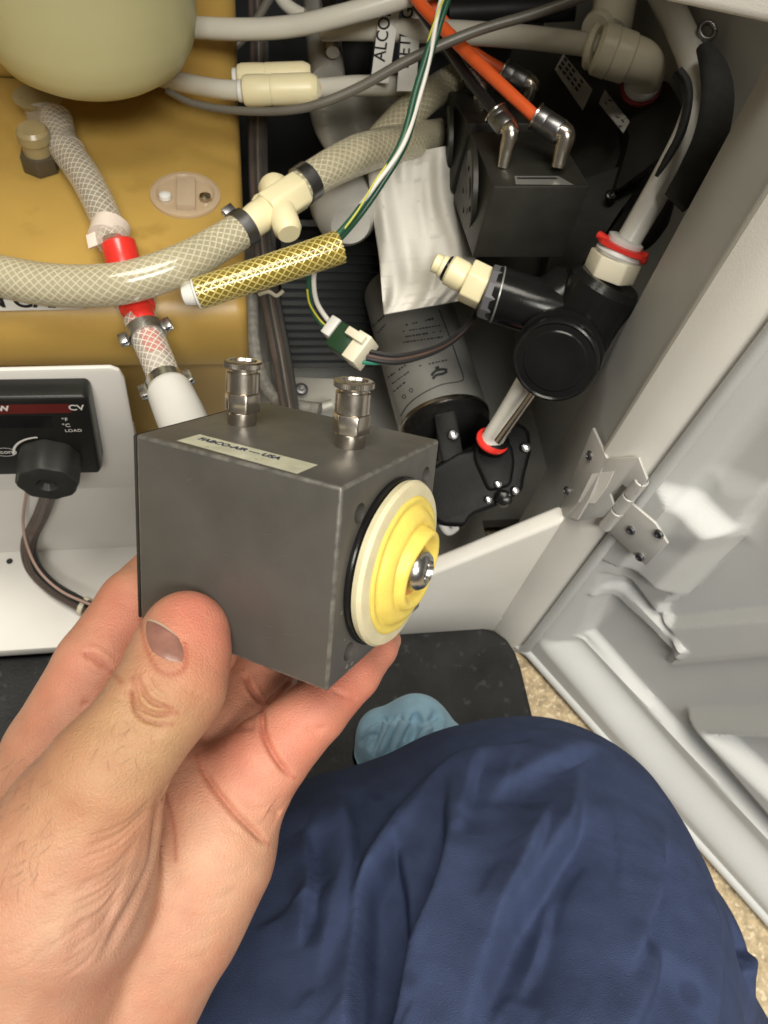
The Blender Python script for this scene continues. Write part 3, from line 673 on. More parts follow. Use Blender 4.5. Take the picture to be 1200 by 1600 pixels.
# ------------------------------------------------------------------ hoses
def hose(name, label, pp, rp, tm, thm, bm_, ns=12, pitch=1.15, n=10, th=.00028):
    t = thing(name, label, 'hose', tuple(P(*pp[0])))
    tube('bore', pp, rp*.66 if not isinstance(rp, list) else [q*.66 for q in rp], bm_, t, 16, n)
    tube('wall', pp, rp, tm, t, 24, n)
    braid('braid', pp, rp*.955 if not isinstance(rp, list) else [q*.955 for q in rp], thm, t, ns, pitch, th, n=n, lift=.00015)
    return t
def clamp(par, a, b, rp, m, ear=None, name='hose_clamp'):
    A, B = P(*a), P(*b); r = R(rp, a[2]); L = (B-A).length
    c = lathe(name, [(r*.97, 0), (r*1.03, .0002), (r*1.03, L-.0002), (r*.97, L)], A, B-A, m, par, seg=36)
    if ear:
        for s, e in enumerate(ear):
            E_ = P(*e); z = (B-A).normalized(); x = (E_-(A+B)/2); x = (x-z*x.dot(z)).normalized(); y = z.cross(x); cc = (A+B)/2+x*(r*1.03+.0018)
            box('clamp_ear', cc, (.0040, .0011, L*.92), (x, y, z), m, c, .0003)
            box('clamp_ear', cc+y*.0026, (.0040, .0011, L*.92), (x, y, z), m, c, .0003)
    return c
# bottle hose down to the red fitting
h1 = [(88, 186, .44), (98, 225, .428), (132, 275, .412), (158, 325, .400), (172, 362, .393), (178, 382, .390)]
t1 = hose('bottle_hose', 'clear braided hose from bottle bending down to the red fitting', h1, 24.5, M_hosec, M_thread, M_bore, 12, 1.1, th=.00019)
tube('hose_elbow', [(70, 172, .447), (75, 190, .447), (90, 212, .436), (108, 238, .424)], [30, 30, 27, 25.2], M_hosec, t1, 24, 8)
cl1 = clamp(t1, (168, 374, .392), (175, 353, .396), 29, mat('pink_white_band', (.72, .62, .54), .4), None, 'band_clamp')
bc_ = P(140, 378, .389); xv = (P(150, 374, .389)-bc_).normalized()
box('band_tail', P(151, 373, .3885), (.010, .007, .0018), (xv, (P(172, 352, .39)-P(176, 372, .39)).normalized(), -CAMD), mat('pink_white_band', (.72, .62, .54), .4), cl1, .0004)
# red fitting
rf = thing('red_barb_fitting', 'red plastic barbed tube fitting passing under the clear hose', 'fitting', tuple(P(200, 440, .40)))
lp('barb', [(16, 0), (17, .3), (17, 1)], (163, 335, .399), (186, 392, .3895), M_red, rf)
lp('collar', [(22, 0), (26, .06), (27, .3), (26, .8), (22, 1)], (184, 376, .390), (198, 432, .392), M_red, rf)
lp('spigot', [(22, 0), (22, 1)], (196, 425, .396), (212, 468, .388), M_white, rf)
lp('clip_ring', [(24, 0), (29, .1), (30, .5), (27, .9), (20, 1)], (205, 452, .3915), (217, 486, .386), M_red, rf)
lp('clip_window', [(20, 0), (29.5, .2), (30.6, .5), (29.5, .8), (20, 1)], (209, 464, .3895), (214, 478, .387), M_white, rf)
lp('lower_barb', [(23, 0), (21, .35), (16, .5), (17, 1)], (215, 482, .386), (246, 556, .377), M_red, rf)
# lower hose and its clamps
h2 = [(219, 498, .386), (232, 530, .382), (247, 565, .376), (262, 605, .369)]
t2 = hose('short_clamped_hose', 'short clear braided hose held by two steel clamps', h2, 26, M_hosec, M_threadw, mat('milky_bore', (.6, .57, .5), .5), 12, 1.1, th=.00022)
clamp(t2, (231, 528, .382), (225, 512, .384), 29, M_zinc, [(262, 500, .383), (207, 523, .383)])
clamp(t2, (264, 611, .367), (257, 593, .371), 29, M_zinc, [(298, 583, .370), (240, 606, .369)])
el = thing('white_elbow', 'white plastic pipe elbow below the lower hose clamp', 'pipe elbow', tuple(P(285, 650, .36)))
lp('pipe', [(30, 0), (33, .02), (36, .1), (38, .5), (38, 1)], (262, 604, .369), (300, 690, .352), M_white, el, seg=40)
# long horizontal hose
h3 = [(-80, 415, .372), (0, 432, .372), (90, 446, .370), (190, 443, .369), (280, 415, .374), (340, 382, .382), (385, 355, .388)]
t3 = hose('long_braided_hose', 'long clear braided hose sweeping across the amber tank', h3, [33, 33, 33, 32.5, 31, 28, 27], M_hose, M_thread, M_bore, 15, 1.1)
clamp(t3, (372, 363, .387), (388, 352, .389), 29, M_dsteel, [(353, 330, .388)])
tee = thing('cream_tee_fitting', 'cream plastic tee fitting joining the two braided hoses', 'fitting', tuple(P(430, 325, .395)))
lp('lower_socket', [(22, 0), (23, .1), (25, .5), (24, .9), (20, 1)], (381, 357, .390), (423, 325, .395), M_cream, tee)
hexa('hex_body', (416, 331, .394), (470, 296, .402), 31, M_cream, tee, .0015)
lp('branch', [(20, 0), (22, .3), (22, .85), (17, 1)], (436, 318, .396), (452, 366, .388), M_cream, tee)
lp('side_boss', [(20, 0), (24, .2), (24, .85), (19, 1)], (440, 322, .398), (424, 285, .404), M_cream, tee)
lp('wing', [(10, 0), (14, .3), (14, .7), (9, 1)], (398, 322, .398), (420, 310, .400), M_cream, tee)
h4 = [(462, 299, .402), (500, 272, .408), (560, 242, .425), (620, 225, .45), (690, 212, .49), (720, 208, .51)]
t4 = hose('rear_braided_hose', 'clear braided hose rising from cream tee toward rear valve', h4, [26, 27, 30, 27, 25, 24], M_hose, M_thread, M_bore, 15, 1.1)
clamp(t4, (470, 292, .4035), (486, 281, .406), 29, M_dsteel)
h4b = [(560, 258, .47), (625, 190, .47), (670, 150, .475), (720, 118, .49)]
hose('upper_rear_hose', 'second braided hose behind, slanting up to the orange tube', h4b, [24, 26, 24, 22], M_hose, M_thread, M_bore, 15, 1.1)
# yellow stub
h5 = [(308, 459, .366), (380, 436, .368), (460, 410, .372), (531, 386, .376)]
t5 = hose('yellow_hose_stub', 'short yellow braided hose with a cut open end', h5, [24, 24.5, 25, 25.5], M_hosey, M_thready, M_borey, 12, 1.1, th=.00034)
tip = thing('white_ferrule', 'white plastic ferrule plugged into the yellow hose stub', 'ferrule', tuple(P(298, 462, .365)))
lp('ferrule_cap', [(6, 0), (14, .12), (17, .5), (17, .9), (12, 1)], (284, 464, .366), (313, 457, .366), M_white, tip)
lp('ferrule_rim', [(20, 0), (24, .3), (24, .8), (20, 1)], (305, 460, .366), (310, 458.5, .366), M_white, tip)
lp('ferrule_stem', [(14, 0), (13, 1)], (292, 440, .385), (298, 462, .366), M_tubing, tip)
# ------------------------------------------------------------------ tubing, top
def simple(name, label, cat, pp, rp, m, seg=16, n=8, group=None):
    o = tube(name, pp, rp, m, None, seg, n); return tag(o, label, cat, group)
simple('milky_tube', 'milky tube curving from the bottle up past the top edge', 'tube', [(215, 34, .445), (296, 42, .443), (370, 46, .438), (450, 42, .435), (530, 25, .43), (640, -8, .425), (720, -40, .42)], 16, M_tubing)
simple('milky_tube', 'straight milky tube running to the ivory elbow, top right', 'tube', [(505, 48, .47), (560, 46, .46), (700, 50, .445), (820, 58, .435), (935, 72, .425)], [15, 16, 17, 17, 17], M_tubing)
simple('milky_tube', 'thin milky tube looping behind the top of the cabinet', 'tube', [(430, -20, .52), (450, 10, .52), (500, 30, .52), (580, 20, .52), (640, 0, .52)], 10, M_tubing)
# two union connectors
for k, (a, b, lb) in enumerate((((378, 142, .43), (497, 138, .43), 'front cream push-in tube connector nearer the amber tank'), ((370, 122, .442), (486, 118, .442), 'rear cream push-in tube connector half hidden by its twin'))):
    c = thing('tube_connector', lb, 'connector', tuple(P(*a)), 'cream push-in tube connectors')
    sc = 1 if k == 0 else .9
    lp('sleeve', [(15*sc, 0), (21*sc, .03), (23*sc, .08), (23*sc, .25), (22*sc, .38), (21*sc, .39)], a, b, M_cream, c)
    lp('barrel', [(21*sc, .39), (22.5*sc, .395), (22.5*sc, .9), (19*sc, .97), (16*sc, 1)], a, b, M_cream, c)
    lp('collet', [(15*sc, -.05), (16*sc, -.04), (16*sc, .01)], a, b, M_white, c)
simple('milky_tube', 'milky tube from under the bottle into the front cream connector', 'tube', [(250, 120, .46), (300, 132, .446), (340, 139, .435), (378, 142, .43)], 14.5, M_tubing)
simple('milky_tube', 'milky tube leaving the cream connectors toward the paper tags', 'tube', [(494, 138, .431), (560, 134, .45), (640, 136, .475), (700, 140, .49)], [14, 15, 15, 14], M_tubing)
simple('grey_cable', 'long grey cable sagging across the top of the cabinet', 'cable', [(262, 142, .422), (300, 161, .413), (360, 172, .408), (430, 174, .404), (490, 165, .40), (560, 137, .396), (640, 93, .39), (740, 50, .386), (840, 20, .382), (930, -12, .38)], [5, 5.5, 6, 6.5, 7, 7.5, 8, 8, 8, 8], M_cable, 12)
simple('grey_cable', 'short dark cable curving behind the bottle neck', 'cable', [(290, 116, .50), (330, 100, .49), (365, 75, .49), (395, 40, .49), (425, -10, .49)], 7, M_cable, 12)
# ------------------------------------------------------------------ wiring behind
wb = thing('wire_bundle', 'brown and black wires bundled upright beside the tank', 'cable', tuple(P(450, 640, .50)))
for k, (dx, m) in enumerate(((-9, M_wbrown), (-3, M_blacktube), (3, M_wbrown), (9, M_blacktube), (0, M_cable))):
    tube('bundle_wire', [(402+dx, -10, .52), (405+dx, 90, .515), (403+dx, 200, .505), (405+dx*.9, 300, .495), (412+dx, 400, .487), (425+dx, 480, .483), (440+dx, 560, .48), (455+dx*.8, 650, .475)], [6, 6, 6, 6, 6, 7, 7, 7], m, wb, 8)
tube('spiral_wrap', [(402, -10, .512), (405, 90, .507), (403, 200, .497), (405, 300, .487), (412, 400, .479), (425, 480, .475), (440, 560, .472), (455, 650, .467)], 16, M_wrap, wb, 12)
tube('string_tie', [(405, 460, .462), (420, 456, .458), (432, 462, .46), (442, 455, .462)], 3, M_tie, wb, 8)
simple('grey_conduit', 'grey corrugated conduit running beside the amber tank', 'conduit', [(392, 460, .49), (394, 520, .49), (402, 570, .49), (420, 610, .488), (450, 632, .485), (500, 640, .48)], 11, mat('grey_conduit', (.28, .27, .24), .4, var=.3, vs=300))
# grille with slats
gr = thing('fan_grille', 'black slatted fan grille standing behind the wires', 'grille', tuple(P(510, 600, .54)))
g0, g1 = P(448, 398, .58), P(592, 398, .58); gx = Vector((1, 0, 0)); gy = Vector((0, .25, 1)).normalized()
gc = P(515, 480, .575)
box('grille_frame', gc+Vector((0, .012, 0)), (.078, .105, .008), (gx, gy, gx.cross(gy)), M_blackm, gr, .001)
for i in range(15):
    q = gc+gy*(-.048+i*.0068); box('slat', q, (.072, .0014, .010), (gx, (gy*.8+gx.cross(gy)*.6), gx.cross(gy)*.8-gy*.6), mat('slat_plastic', (.028, .031, .033), .4), gr)
# terminal plate
tpz = thing('mounting_plate', 'pale metal mounting plate with a screw behind the block', 'plate', tuple(P(490, 610, .53)))
prism('plate', rnd([P(448, 588, .535), P(540, 592, .53), P(530, 640, .52), P(440, 645, .52)], .006), Vector((0, 0, -.004)), mat('plate_metal', (.46, .45, .40), .4, metal=.2, bump=.1, bs=600), tpz, .0008)
screw(tpz, P(471, 609, .524), (0, -.3, 1), .0045, M_dsteel)
tube('plate_ring', [(415, 570, .52), (420, 605, .515), (440, 630, .512), (480, 641, .509), (520, 632, .509)], 9, mat('plate_metal', (.46, .45, .40), .4), tpz)
# silver canister + paper tags
can = thing('steel_canister', 'polished steel canister standing behind the cream connectors', 'canister', tuple(P(505, 120, .50)))
lp('shell', [(25, 0), (27, .04), (27, .9), (22, 1)], (512, 125, .50), (496, -30, .53), mat('canister_steel', (.50, .48, .43), .3, metal=.55, var=.1), can, seg=40)
lp('cover_tube', [(10, 0), (13, .06), (13, 1)], (520, 82, .484), (512, -20, .51), M_nickel, can)
for k, (q, tt, tpx, tsz) in enumerate((([(579, 128), (607, 130), (628, -10), (597, -12)], 'ALCOHOL', (601, 97, .446), .0098), ([(620, 142), (650, 142), (660, -10), (632, -12)], 'DETERGENT', (638, 108, .446), .0098))):
    td = .4475+.001*k; v4 = [P(x, y, td) for x, y in q]; nn = (v4[1]-v4[0]).cross(v4[3]-v4[0]).normalized()
    if nn.dot(CAM-v4[0]) < 0: nn = -nn
    tg_ = thing('paper_tag', ('white paper tag reading ALCO, left of the pair' if k == 0 else 'white paper tag right of the ALCO tag, partly behind green wire'), 'tag', tuple(v4[0]), 'white paper tags')
    prism('tag_sheet', v4, -nn*.0006, M_paper, tg_)
    up = (v4[3]-v4[0]).normalized(); ot = onPl(tpx[0], tpx[1], v4[0]+nn*.0003, nn)
    text('tag_lettering', tt, ot, up, nn.cross(up), tsz, M_ink, tg_, bold=.0001)
# green / white / yellow wires
wv = [(700, -20, .36), (686, 20, .362), (668, 80, .366), (650, 140, .37), (628, 220, .374), (590, 285, .378), (555, 335, .38), (522, 372, .378), (500, 380, .378)]
gw = thing('control_wires', 'green, white and yellow wires twisting down to the connector', 'wires', tuple(P(522, 372, .378)))
tube('green_wire', wv, 5.5, M_wgreen, gw, 10)
tube('green_wire', [(x+6, y+3, d+.004) for x, y, d in wv], 5, M_wgreen, gw, 10)
tube('white_wire', [(x-7*math.cos(i*1.1), y+6, d-.002*math.sin(i*1.7)) for i, (x, y, d) in enumerate(wv)], 3.8, M_wwhite, gw, 10)
tube('yellow_wire', [(x+4*math.cos(i*1.9), y-2, d-.004*math.sin(i*1.3+.6)) for i, (x, y, d) in enumerate(wv)], 1.5, M_wyel, gw, 8)
tube('white_wire', [(494, 408, .39), (490, 440, .40), (496, 475, .408), (520, 510, .412)], 4, M_wwhite, gw, 8)
tube('green_wire', [(484, 412, .392), (482, 450, .402), (490, 490, .41), (516, 520, .414)], 3.6, M_wgreen, gw, 8)
tube('yellow_wire', [(480, 452, .40), (484, 475, .405), (500, 500, .41), (518, 516, .412)], 1.5, M_wyel, gw, 8)
cn = thing('wire_connector', 'white and green plug connector hanging in front of the grille', 'connector', tuple(P(548, 545, .40)))
cu_ = (P(575, 550, .40)-P(520, 515, .41)).normalized(); cv_ = CAMD.cross(cu_).normalized(); cw_ = cu_.cross(cv_)
M_pcb = mat('dark_green_plastic', (.012, .045, .018), .4, var=.2)
box('plug_tail', P(521, 514, .41), (.006, .011, .009), (cu_, cv_, cw_), M_white, cn, .0006)
box('plug_core', P(541, 535, .406), (.014, .015, .011), (cu_, cv_, cw_), M_pcb, cn, .0008)
box('plug_head', P(563, 548, .402), (.0085, .0165, .012), (cu_, cv_, cw_), M_cream2, cn, .0006)
box('plug_latch', P(558, 526, .398), (.012, .0045, .006), (cu_, cv_, cw_), M_cream2, cn, .0005)
pw = thing('pump_wires', 'black wires arching from the plug to behind the strainer', 'wires', tuple(P(640, 555, .40)))
for k, (dy, m) in enumerate(((0, M_blacktube), (8, M_wbrown), (13, M_blacktube))):
    tube('lead', [(572, 548+dy, .402), (620, 556+dy*.8, .405), (680, 543+dy*.5, .412), (720, 518+dy*.3, .42), (750, 480, .43), (775, 440, .44)], 4.2, m, pw, 8)
tube('green_lead', [(566, 566, .402), (590, 567, .404), (620, 563, .408), (660, 555, .413)], 3.4, mat('teal_wire', (.02, .20, .13), .4), pw, 8)
# ------------------------------------------------------------------ white bag over the motor
def sheet(name, Lp, Rp, dl, dr, m, parent=None, nu=40, nv=46, fold=None, th=.0012):
    L = resample(Lp, 12); Rr = resample(Rp, 12); v = []
    for j in range(nv):
        t = j/(nv-1); a = L[int(t*(len(L)-1))]; b = Rr[int(t*(len(Rr)-1))]
        for i in range(nu):
            u = i/(nu-1); d = dl[0]*(1-t)+dl[1]*t+(dr-dl[0])*u
            if fold: d += fold(u, t)
            v.append(P(a[0]+(b[0]-a[0])*u, a[1]+(b[1]-a[1])*u, d))
    f = [(j*nu+i, j*nu+i+1, (j+1)*nu+i+1, (j+1)*nu+i) for j in range(nv-1) for i in range(nu-1)]
    n = len(v); v += [q+CAMD*th for q in v]
    f += [tuple(k+n for k in q)[::-1] for q in f]
    bd_ = [i for i in range(nu)]+[j*nu+nu-1 for j in range(1, nv)]+[(nv-1)*nu+i for i in range(nu-2, -1, -1)]+[j*nu for j in range(nv-2, 0, -1)]
    f += [(bd_[k], bd_[k]+n, bd_[(k+1) % len(bd_)]+n, bd_[(k+1) % len(bd_)]) for k in range(len(bd_))]
    return mesh(name, v, f, m, parent, 60)
def bagf(u, t):
    return -.010*math.sin(math.pi*u)*.9 - .005*math.sin(9*u+2.2*t) - .0035*math.sin(17*u-3*t+1)*(1-t*.4)-.003*math.sin(5*t+4*u) + .003*math.cos(25*u)*max(0, t-.2)*max(0, .6-u) - .0007*math.sin(31*u+6*t+2*math.sin(7*t)) - .0014*math.sin(13*t+9*u+2*math.sin(11*u))
bg = sheet('fabric_wrap', [(573, 250), (580, 320), (592, 400), (597, 460), (600, 491)], [(715, 225), (722, 300), (742, 380), (738, 430), (716, 470)], (.47, .455), .47, M_cloth, nu=60, nv=60, fold=bagf)
tag(bg, 'white folded fabric draped over the silver motor', 'fabric')
fm = sheet('plastic_film', [(478, 140), (490, 200), (520, 250), (560, 300)], [(640, 120), (660, 170), (640, 220), (620, 260)], (.53, .52), .53, M_film, fold=lambda u, t: -.010*math.sin(6*u+3*t)-.004*math.sin(15*u))
tag(fm, 'crumpled grey film behind the braided hoses', 'film')
cp = thing('white_dome_cap', 'round white plastic cap below the rear braided hose', 'cap', tuple(P(530, 325, .47)))
lp('dome', [(30, 0), (46, .15), (50, .5), (47, .9), (40, 1)], (548, 352, .455), (520, 285, .49), mat('grey_white_plastic', (.52, .51, .47), .4), cp, seg=40)
lp('dome_stub', [(16, 0), (17, .9), (12, 1)], (534, 320, .46), (528, 288, .455), M_tubing, cp)
# ------------------------------------------------------------------ motor + pump
pump = thing('pump_motor', 'silver labelled motor with black pump head on the tray', 'pump', tuple(P(720, 790, .52)))
ma, mb = (632, 450, .545), (694, 662, .497)
MA, MB = P(*ma), P(*mb); mx_ = (MB-MA).normalized(); mr = R(71, .50); mL = (MB-MA).length
lathe('motor_can', [(mr*.9, 0), (mr, .003), (mr, mL)], MA, mx_, M_glabel, pump, seg=64)
lathe('can_rim', [(mr*1.005, mL-.002), (mr*1.02, mL-.001), (mr*1.02, mL+.0006), (mr*.97, mL+.0012)], MA, mx_, M_nickel, pump, seg=64)
# printed lines on the label
X_, Y_, Z_ = frm(mx_)
def mp(px, py):
    r = ray(px, py); o = CAM-MA; dd = r-mx_*r.dot(mx_); oo = o-mx_*o.dot(mx_); rr = mr*1.004
    A = dd.dot(dd); B = 2*dd.dot(oo); C = oo.dot(oo)-rr*rr; D = B*B-4*A*C
    if D < 0: return None
    return CAM+r*((-B-math.sqrt(D))/(2*A))
def stroke(pxs, wpx, m, par, f=mp):
    q = resample(pxs, 5) if len(pxs) > 2 else [(pxs[0][0]+(pxs[1][0]-pxs[0][0])*k/8, pxs[0][1]+(pxs[1][1]-pxs[0][1])*k/8) for k in range(9)]
    qs = []
    for (x0, y0), (x1, y1) in zip(q, q[1:]):
        dx, dy = x1-x0, y1-y0; L = math.hypot(dx, dy) or 1; nx, ny = -dy/L*wpx/2, dx/L*wpx/2
        p4 = [f(x0-nx, y0-ny), f(x1-nx, y1-ny), f(x1+nx, y1+ny), f(x0+nx, y0+ny)]
        if all(p4): qs.append(p4)
    if qs: ribbon_quads('label_print', qs, m, par)
mc = bpy.data.objects['motor_can']
stroke([(686, 484), (704, 530), (716, 565), (724, 590), (718, 596), (690, 601), (660, 615), (638, 632), (626, 650)], 1.6, M_ink, mc)
for (a, b, wd) in (((634, 508), (684, 496), 5), ((629, 518), (690, 508), 4), ((628, 527), (692, 517), 4), ((630, 535), (694, 526), 4), ((620, 560), (660, 548), 3), ((606, 590), (640, 566), 4), ((612, 600), (640, 580), 3), ((655, 572), (700, 562), 4), ((615, 612), (634, 596), 3), ((582, 510), (602, 492), 4), ((590, 520), (604, 505), 3)):
    n = max(3, int(math.hypot(b[0]-a[0], b[1]-a[1])/5))
    for k in range(n):
        if random.random() < .12: continue
        u0, u1 = k/n, (k+random.uniform(.55, .85))/n
        stroke([(a[0]+(b[0]-a[0])*u0, a[1]+(b[1]-a[1])*u0), (a[0]+(b[0]-a[0])*u1, a[1]+(b[1]-a[1])*u1)], wd*random.uniform(.35, .7), M_ink, mc)
for pts in ([(674, 587), (680, 580), (690, 577), (699, 578)], [(676, 592), (682, 586), (692, 584), (699, 580)], [(680, 576), (686, 573)]): stroke(pts, 4.2, M_ink, mc)
for c in ((642, 610), (631, 620)): stroke([(c[0]-3, c[1]), (c[0], c[1]-3), (c[0]+3, c[1]-1), (c[0]+1, c[1]+3), (c[0]-3, c[1])], 1.2, M_ink, mc)
# black pump head: stacked slabs along the motor axis
def slab(name, pxs, d, th, m, par, bv=.002): 
    o = P(700, 700, d); return prism(name, [onPl(x, y, o, mx_) for x, y in pxs], mx_*th, m, par, bv, 3)
nseg = 40
lathe('motor_end', [(mr*.97, mL+.001), (mr*.985, mL+.003), (mr*.95, mL+.010), (mr*.80, mL+.014), (mr*.4, mL+.016)], MA, mx_, M_black, pump, seg=48)
M_pump = mat('pump_plastic', (.006, .006, .006), .42, var=.2, vs=60, bump=.1, bs=700, spec=.10)
hd = prism('pump_head', rnd([P(x, y, .462) for x, y in ((668, 735), (716, 705), (748, 700), (766, 690), (800, 655), (826, 668), (832, 702), (820, 748), (818, 766), (790, 786), (738, 806), (728, 824), (690, 822), (668, 804))], .003, 3), CAMD*.045, M_pump, pump, .003, 3)
prism('port_arm', rnd([P(x, y, .4605) for x, y in ((738, 716), (742, 690), (800, 690), (806, 720), (800, 760), (762, 770))], .004, 3), CAMD*.012-Vector((0, 0, .001)), M_pump, pump, .0025, 3)
prism('strap_lug', rnd([P(x, y, .463) for x, y in ((678, 648), (712, 640), (724, 712), (690, 722))], .002, 3), CAMD*.02, M_pump, pump, .0015, 2)
prism('screw_ear', rnd([P(x, y, .466) for x, y in ((804, 664), (828, 672), (830, 706), (812, 712))], .003, 3), CAMD*.02, M_pump, pump, .002, 2)
lp('port_collar', [(22, 0), (25, .3), (25, .8), (20, 1)], (766, 700, .456), (775, 682, .449), M_pump, pump)
for x, y, r in ((708, 680, 8.5), (821, 700, 8), (778, 757, 6.5), (805, 767, 6.5), (763, 781, 6)): screw(pump, P(x, y, .4605), -CAMD, R(r, .46), M_zinc, h=R(r*.9, .46))
lp('drain_boss', [(12, 0), (14, .5), (10, .9), (3, 1)], (786, 779, .463), (787, 780, .455), M_black, pump)
lp('red_clip', [(18, 0), (26, .2), (26.5, .5), (26, .8), (18, 1)], (768, 691, .450), (770.5, 686.5, .448), M_red, pump)
tube('pump_foot', [(690, 815, .505), (700, 830, .51), (712, 824, .515)], 7, M_white, pump, 10)
# tube from pump to strainer, steel pin
simple('white_outlet_tube', 'short white tube rising from the pump red clip', 'tube', [(767, 690, .450), (790, 652, .44), (812, 615, .43), (832, 580, .42)], [18, 17, 17, 17], M_tubew)
simple('steel_pin', 'thin steel rod slanting beside the white pump tube', 'rod', [(778, 690, .432), (836, 610, .408)], [6.5, 6], M_nickel)
# ------------------------------------------------------------------ strainer
stn = thing('black_strainer', 'glossy black tee strainer with round screw cap above pump', 'strainer', tuple(P(865, 600, .40)))
lp('main_pipe', [(50, 0), (56, .1), (58, .3), (55, .6), (57, .8), (58, .92), (50, 1)], (872, 560, .415), (952, 436, .388), M_black, stn, seg=40)
lp('side_port', [(42, 0), (43, .05), (43, .9), (38, 1)], (770, 458, .405), (905, 500, .402), M_black, stn, seg=40)
lp('port_shoulder', [(44, 0), (56, .5), (40, 1)], (850, 482, .405), (910, 462, .408), M_black, stn, seg=32)
lp('bowl', [(52, 0), (62, .25), (64, .7), (66, 1)], (892, 520, .422), (872, 552, .392), M_black, stn, seg=48)
ca = P(871, 556, .393); cb_ = P(862, 577, .378); cr = R(67, .385)
lathe('screw_cap', [(cr*.96, 0), (cr, .001), (cr, .0075), (cr*.985, .0088), (cr*.94, .0092), (cr*.90, .0085), (cr*.75, .0085), (cr*.72, .0090), (cr*.05, .0090)], ca, (cb_-ca), M_black, stn, seg=64)
lp('tie_rib', [(9, 0), (10, 1)], (880, 528, .385), (905, 535, .384), M_black, stn)
wn = thing('white_pipe_nut', 'white hex nut with red clip on top of the strainer', 'nut', tuple(P(958, 415, .385)))
hexa('hex_nut', (950, 432, .388), (964, 400, .382), 42, M_cream2, wn, .001)
lp('neck', [(34, 0), (37, .3), (34, .7), (31, 1)], (963, 402, .382), (972, 384, .379), M_white, wn)
lp('red_clip', [(34, 0), (39, .15), (39, .8), (34, 1)], (971, 389, .3795), (975, 381, .378), M_red, wn, fn=lambda a, t: 1+.07*math.sin(3*a))
lp('clip_tab', [(6, 0), (7, .8), (4, 1)], (935, 366, .378), (950, 377, .376), M_red, wn)
lp('clip_tab', [(9, 0), (10, .8), (6, 1)], (1000, 402, .378), (1012, 405, .377), M_red, wn)
lp('white_collet', [(28, 0), (29, .2), (29, .8), (24, 1)], (974, 383, .379), (980, 372, .377), M_white, wn)
simple('white_riser_tube', 'white tube rising from the strainer inside the black sleeve', 'tube', [(977, 384, .379), (1000, 345, .376), (1040, 275, .372), (1075, 205, .376), (1090, 150, .385), (1082, 95, .40), (1060, 40, .42), (1030, -20, .45)], [19, 20, 21, 21, 21, 22, 22, 22], M_tubew)
# split foam sleeve (two lips around the tube)
slv = thing('foam_sleeve', 'black split foam sleeve wrapped round the white riser tube', 'sleeve', tuple(P(1050, 300, .37)))
def strip(name, cpx, hw, dpt, m, par, th=.004, bulge=.006):
    q = resample([(x, y) for x, y in cpx], 10); n = len(q); v = []; nu = 9; f = []
    for i, (x, y) in enumerate(q):
        t = i/(n-1); x1, y1 = q[min(i+1, n-1)]; x0, y0 = q[max(i-1, 0)]; dx, dy = x1-x0, y1-y0; L = math.hypot(dx, dy); nx, ny = -dy/L, dx/L
        w_ = np.interp(t, [k/(len(hw)-1) for k in range(len(hw))], hw); d = np.interp(t, [k/(len(dpt)-1) for k in range(len(dpt))], dpt)
        for j in range(nu):
            u = -1+2*j/(nu-1); v.append(P(x+nx*w_*u, y+ny*w_*u, d+bulge*(u*u)*.6))
    for i in range(n-1):
        for j in range(nu-1): f.append((i*nu+j, i*nu+j+1, (i+1)*nu+j+1, (i+1)*nu+j))
    N_ = len(v); v += [a+CAMD*th for a in v]; f += [tuple(k+N_ for k in a)[::-1] for a in f]
    b_ = [j for j in range(nu)]+[i*nu+nu-1 for i in range(1, n)]+[(n-1)*nu+j for j in range(nu-2, -1, -1)]+[i*nu for i in range(n-2, 0, -1)]
    f += [(b_[k], b_[k]+N_, b_[(k+1) % len(b_)]+N_, b_[(k+1) % len(b_)]) for k in range(len(b_))]
    return mesh(name, v, f, m, par, 50)
strip('sleeve_outer', [(1100, 66), (1118, 105), (1124, 150), (1115, 205), (1095, 255), (1068, 300), (1057, 312)], [8, 20, 24, 25, 26, 23, 20], [.372, .358, .350, .346, .346, .347, .348], M_foam, slv)
strip('sleeve_inner', [(1060, 108), (1074, 128), (1077, 160), (1066, 205), (1048, 240), (1030, 270)], [7, 7, 5.5, 6, 6, 3], [.366, .362, .356, .352, .352, .354], M_foam, slv)
strip('sleeve_tail', [(1050, 312), (1036, 345), (1018, 372), (1008, 385)], [5, 10, 9, 4], [.384, .386, .388, .388], M_foam, slv)
# quick connect nipple
qc = thing('cream_quick_connect', 'cream quick-connect nipple screwed into the strainer side port', 'fitting', tuple(P(740, 440, .405)))
lp('grey_nut', [(38, 0), (42, .1), (43, .8), (40, 1)], (757, 454, .405), (778, 461, .405), M_dsteel if False else mat('grey_plastic', (.10, .10, .11), .4), qc, seg=12, smooth=20)
lp('washer', [(42, 0), (44, .3), (44, .8), (42, 1)], (775, 460, .405), (779, 461, .405), M_glabel, qc)
hexa('hex', (728, 437, .405), (759, 452, .405), 35, M_cream, qc, .001)
lp('body', [(20, 0), (24, .1), (24, .7), (20, 1)], (700, 420, .405), (732, 438, .405), M_cream, qc)
lp('o_ring', [(19, 0), (20.5, .3), (20.5, .7), (19, 1)], (696, 418, .405), (701, 421, .405), M_black, qc)
lp('nose', [(11, 0), (15, .1), (15, .55), (18, .65), (18, 1)], (677, 409, .405), (697, 419, .405), M_cream, qc)
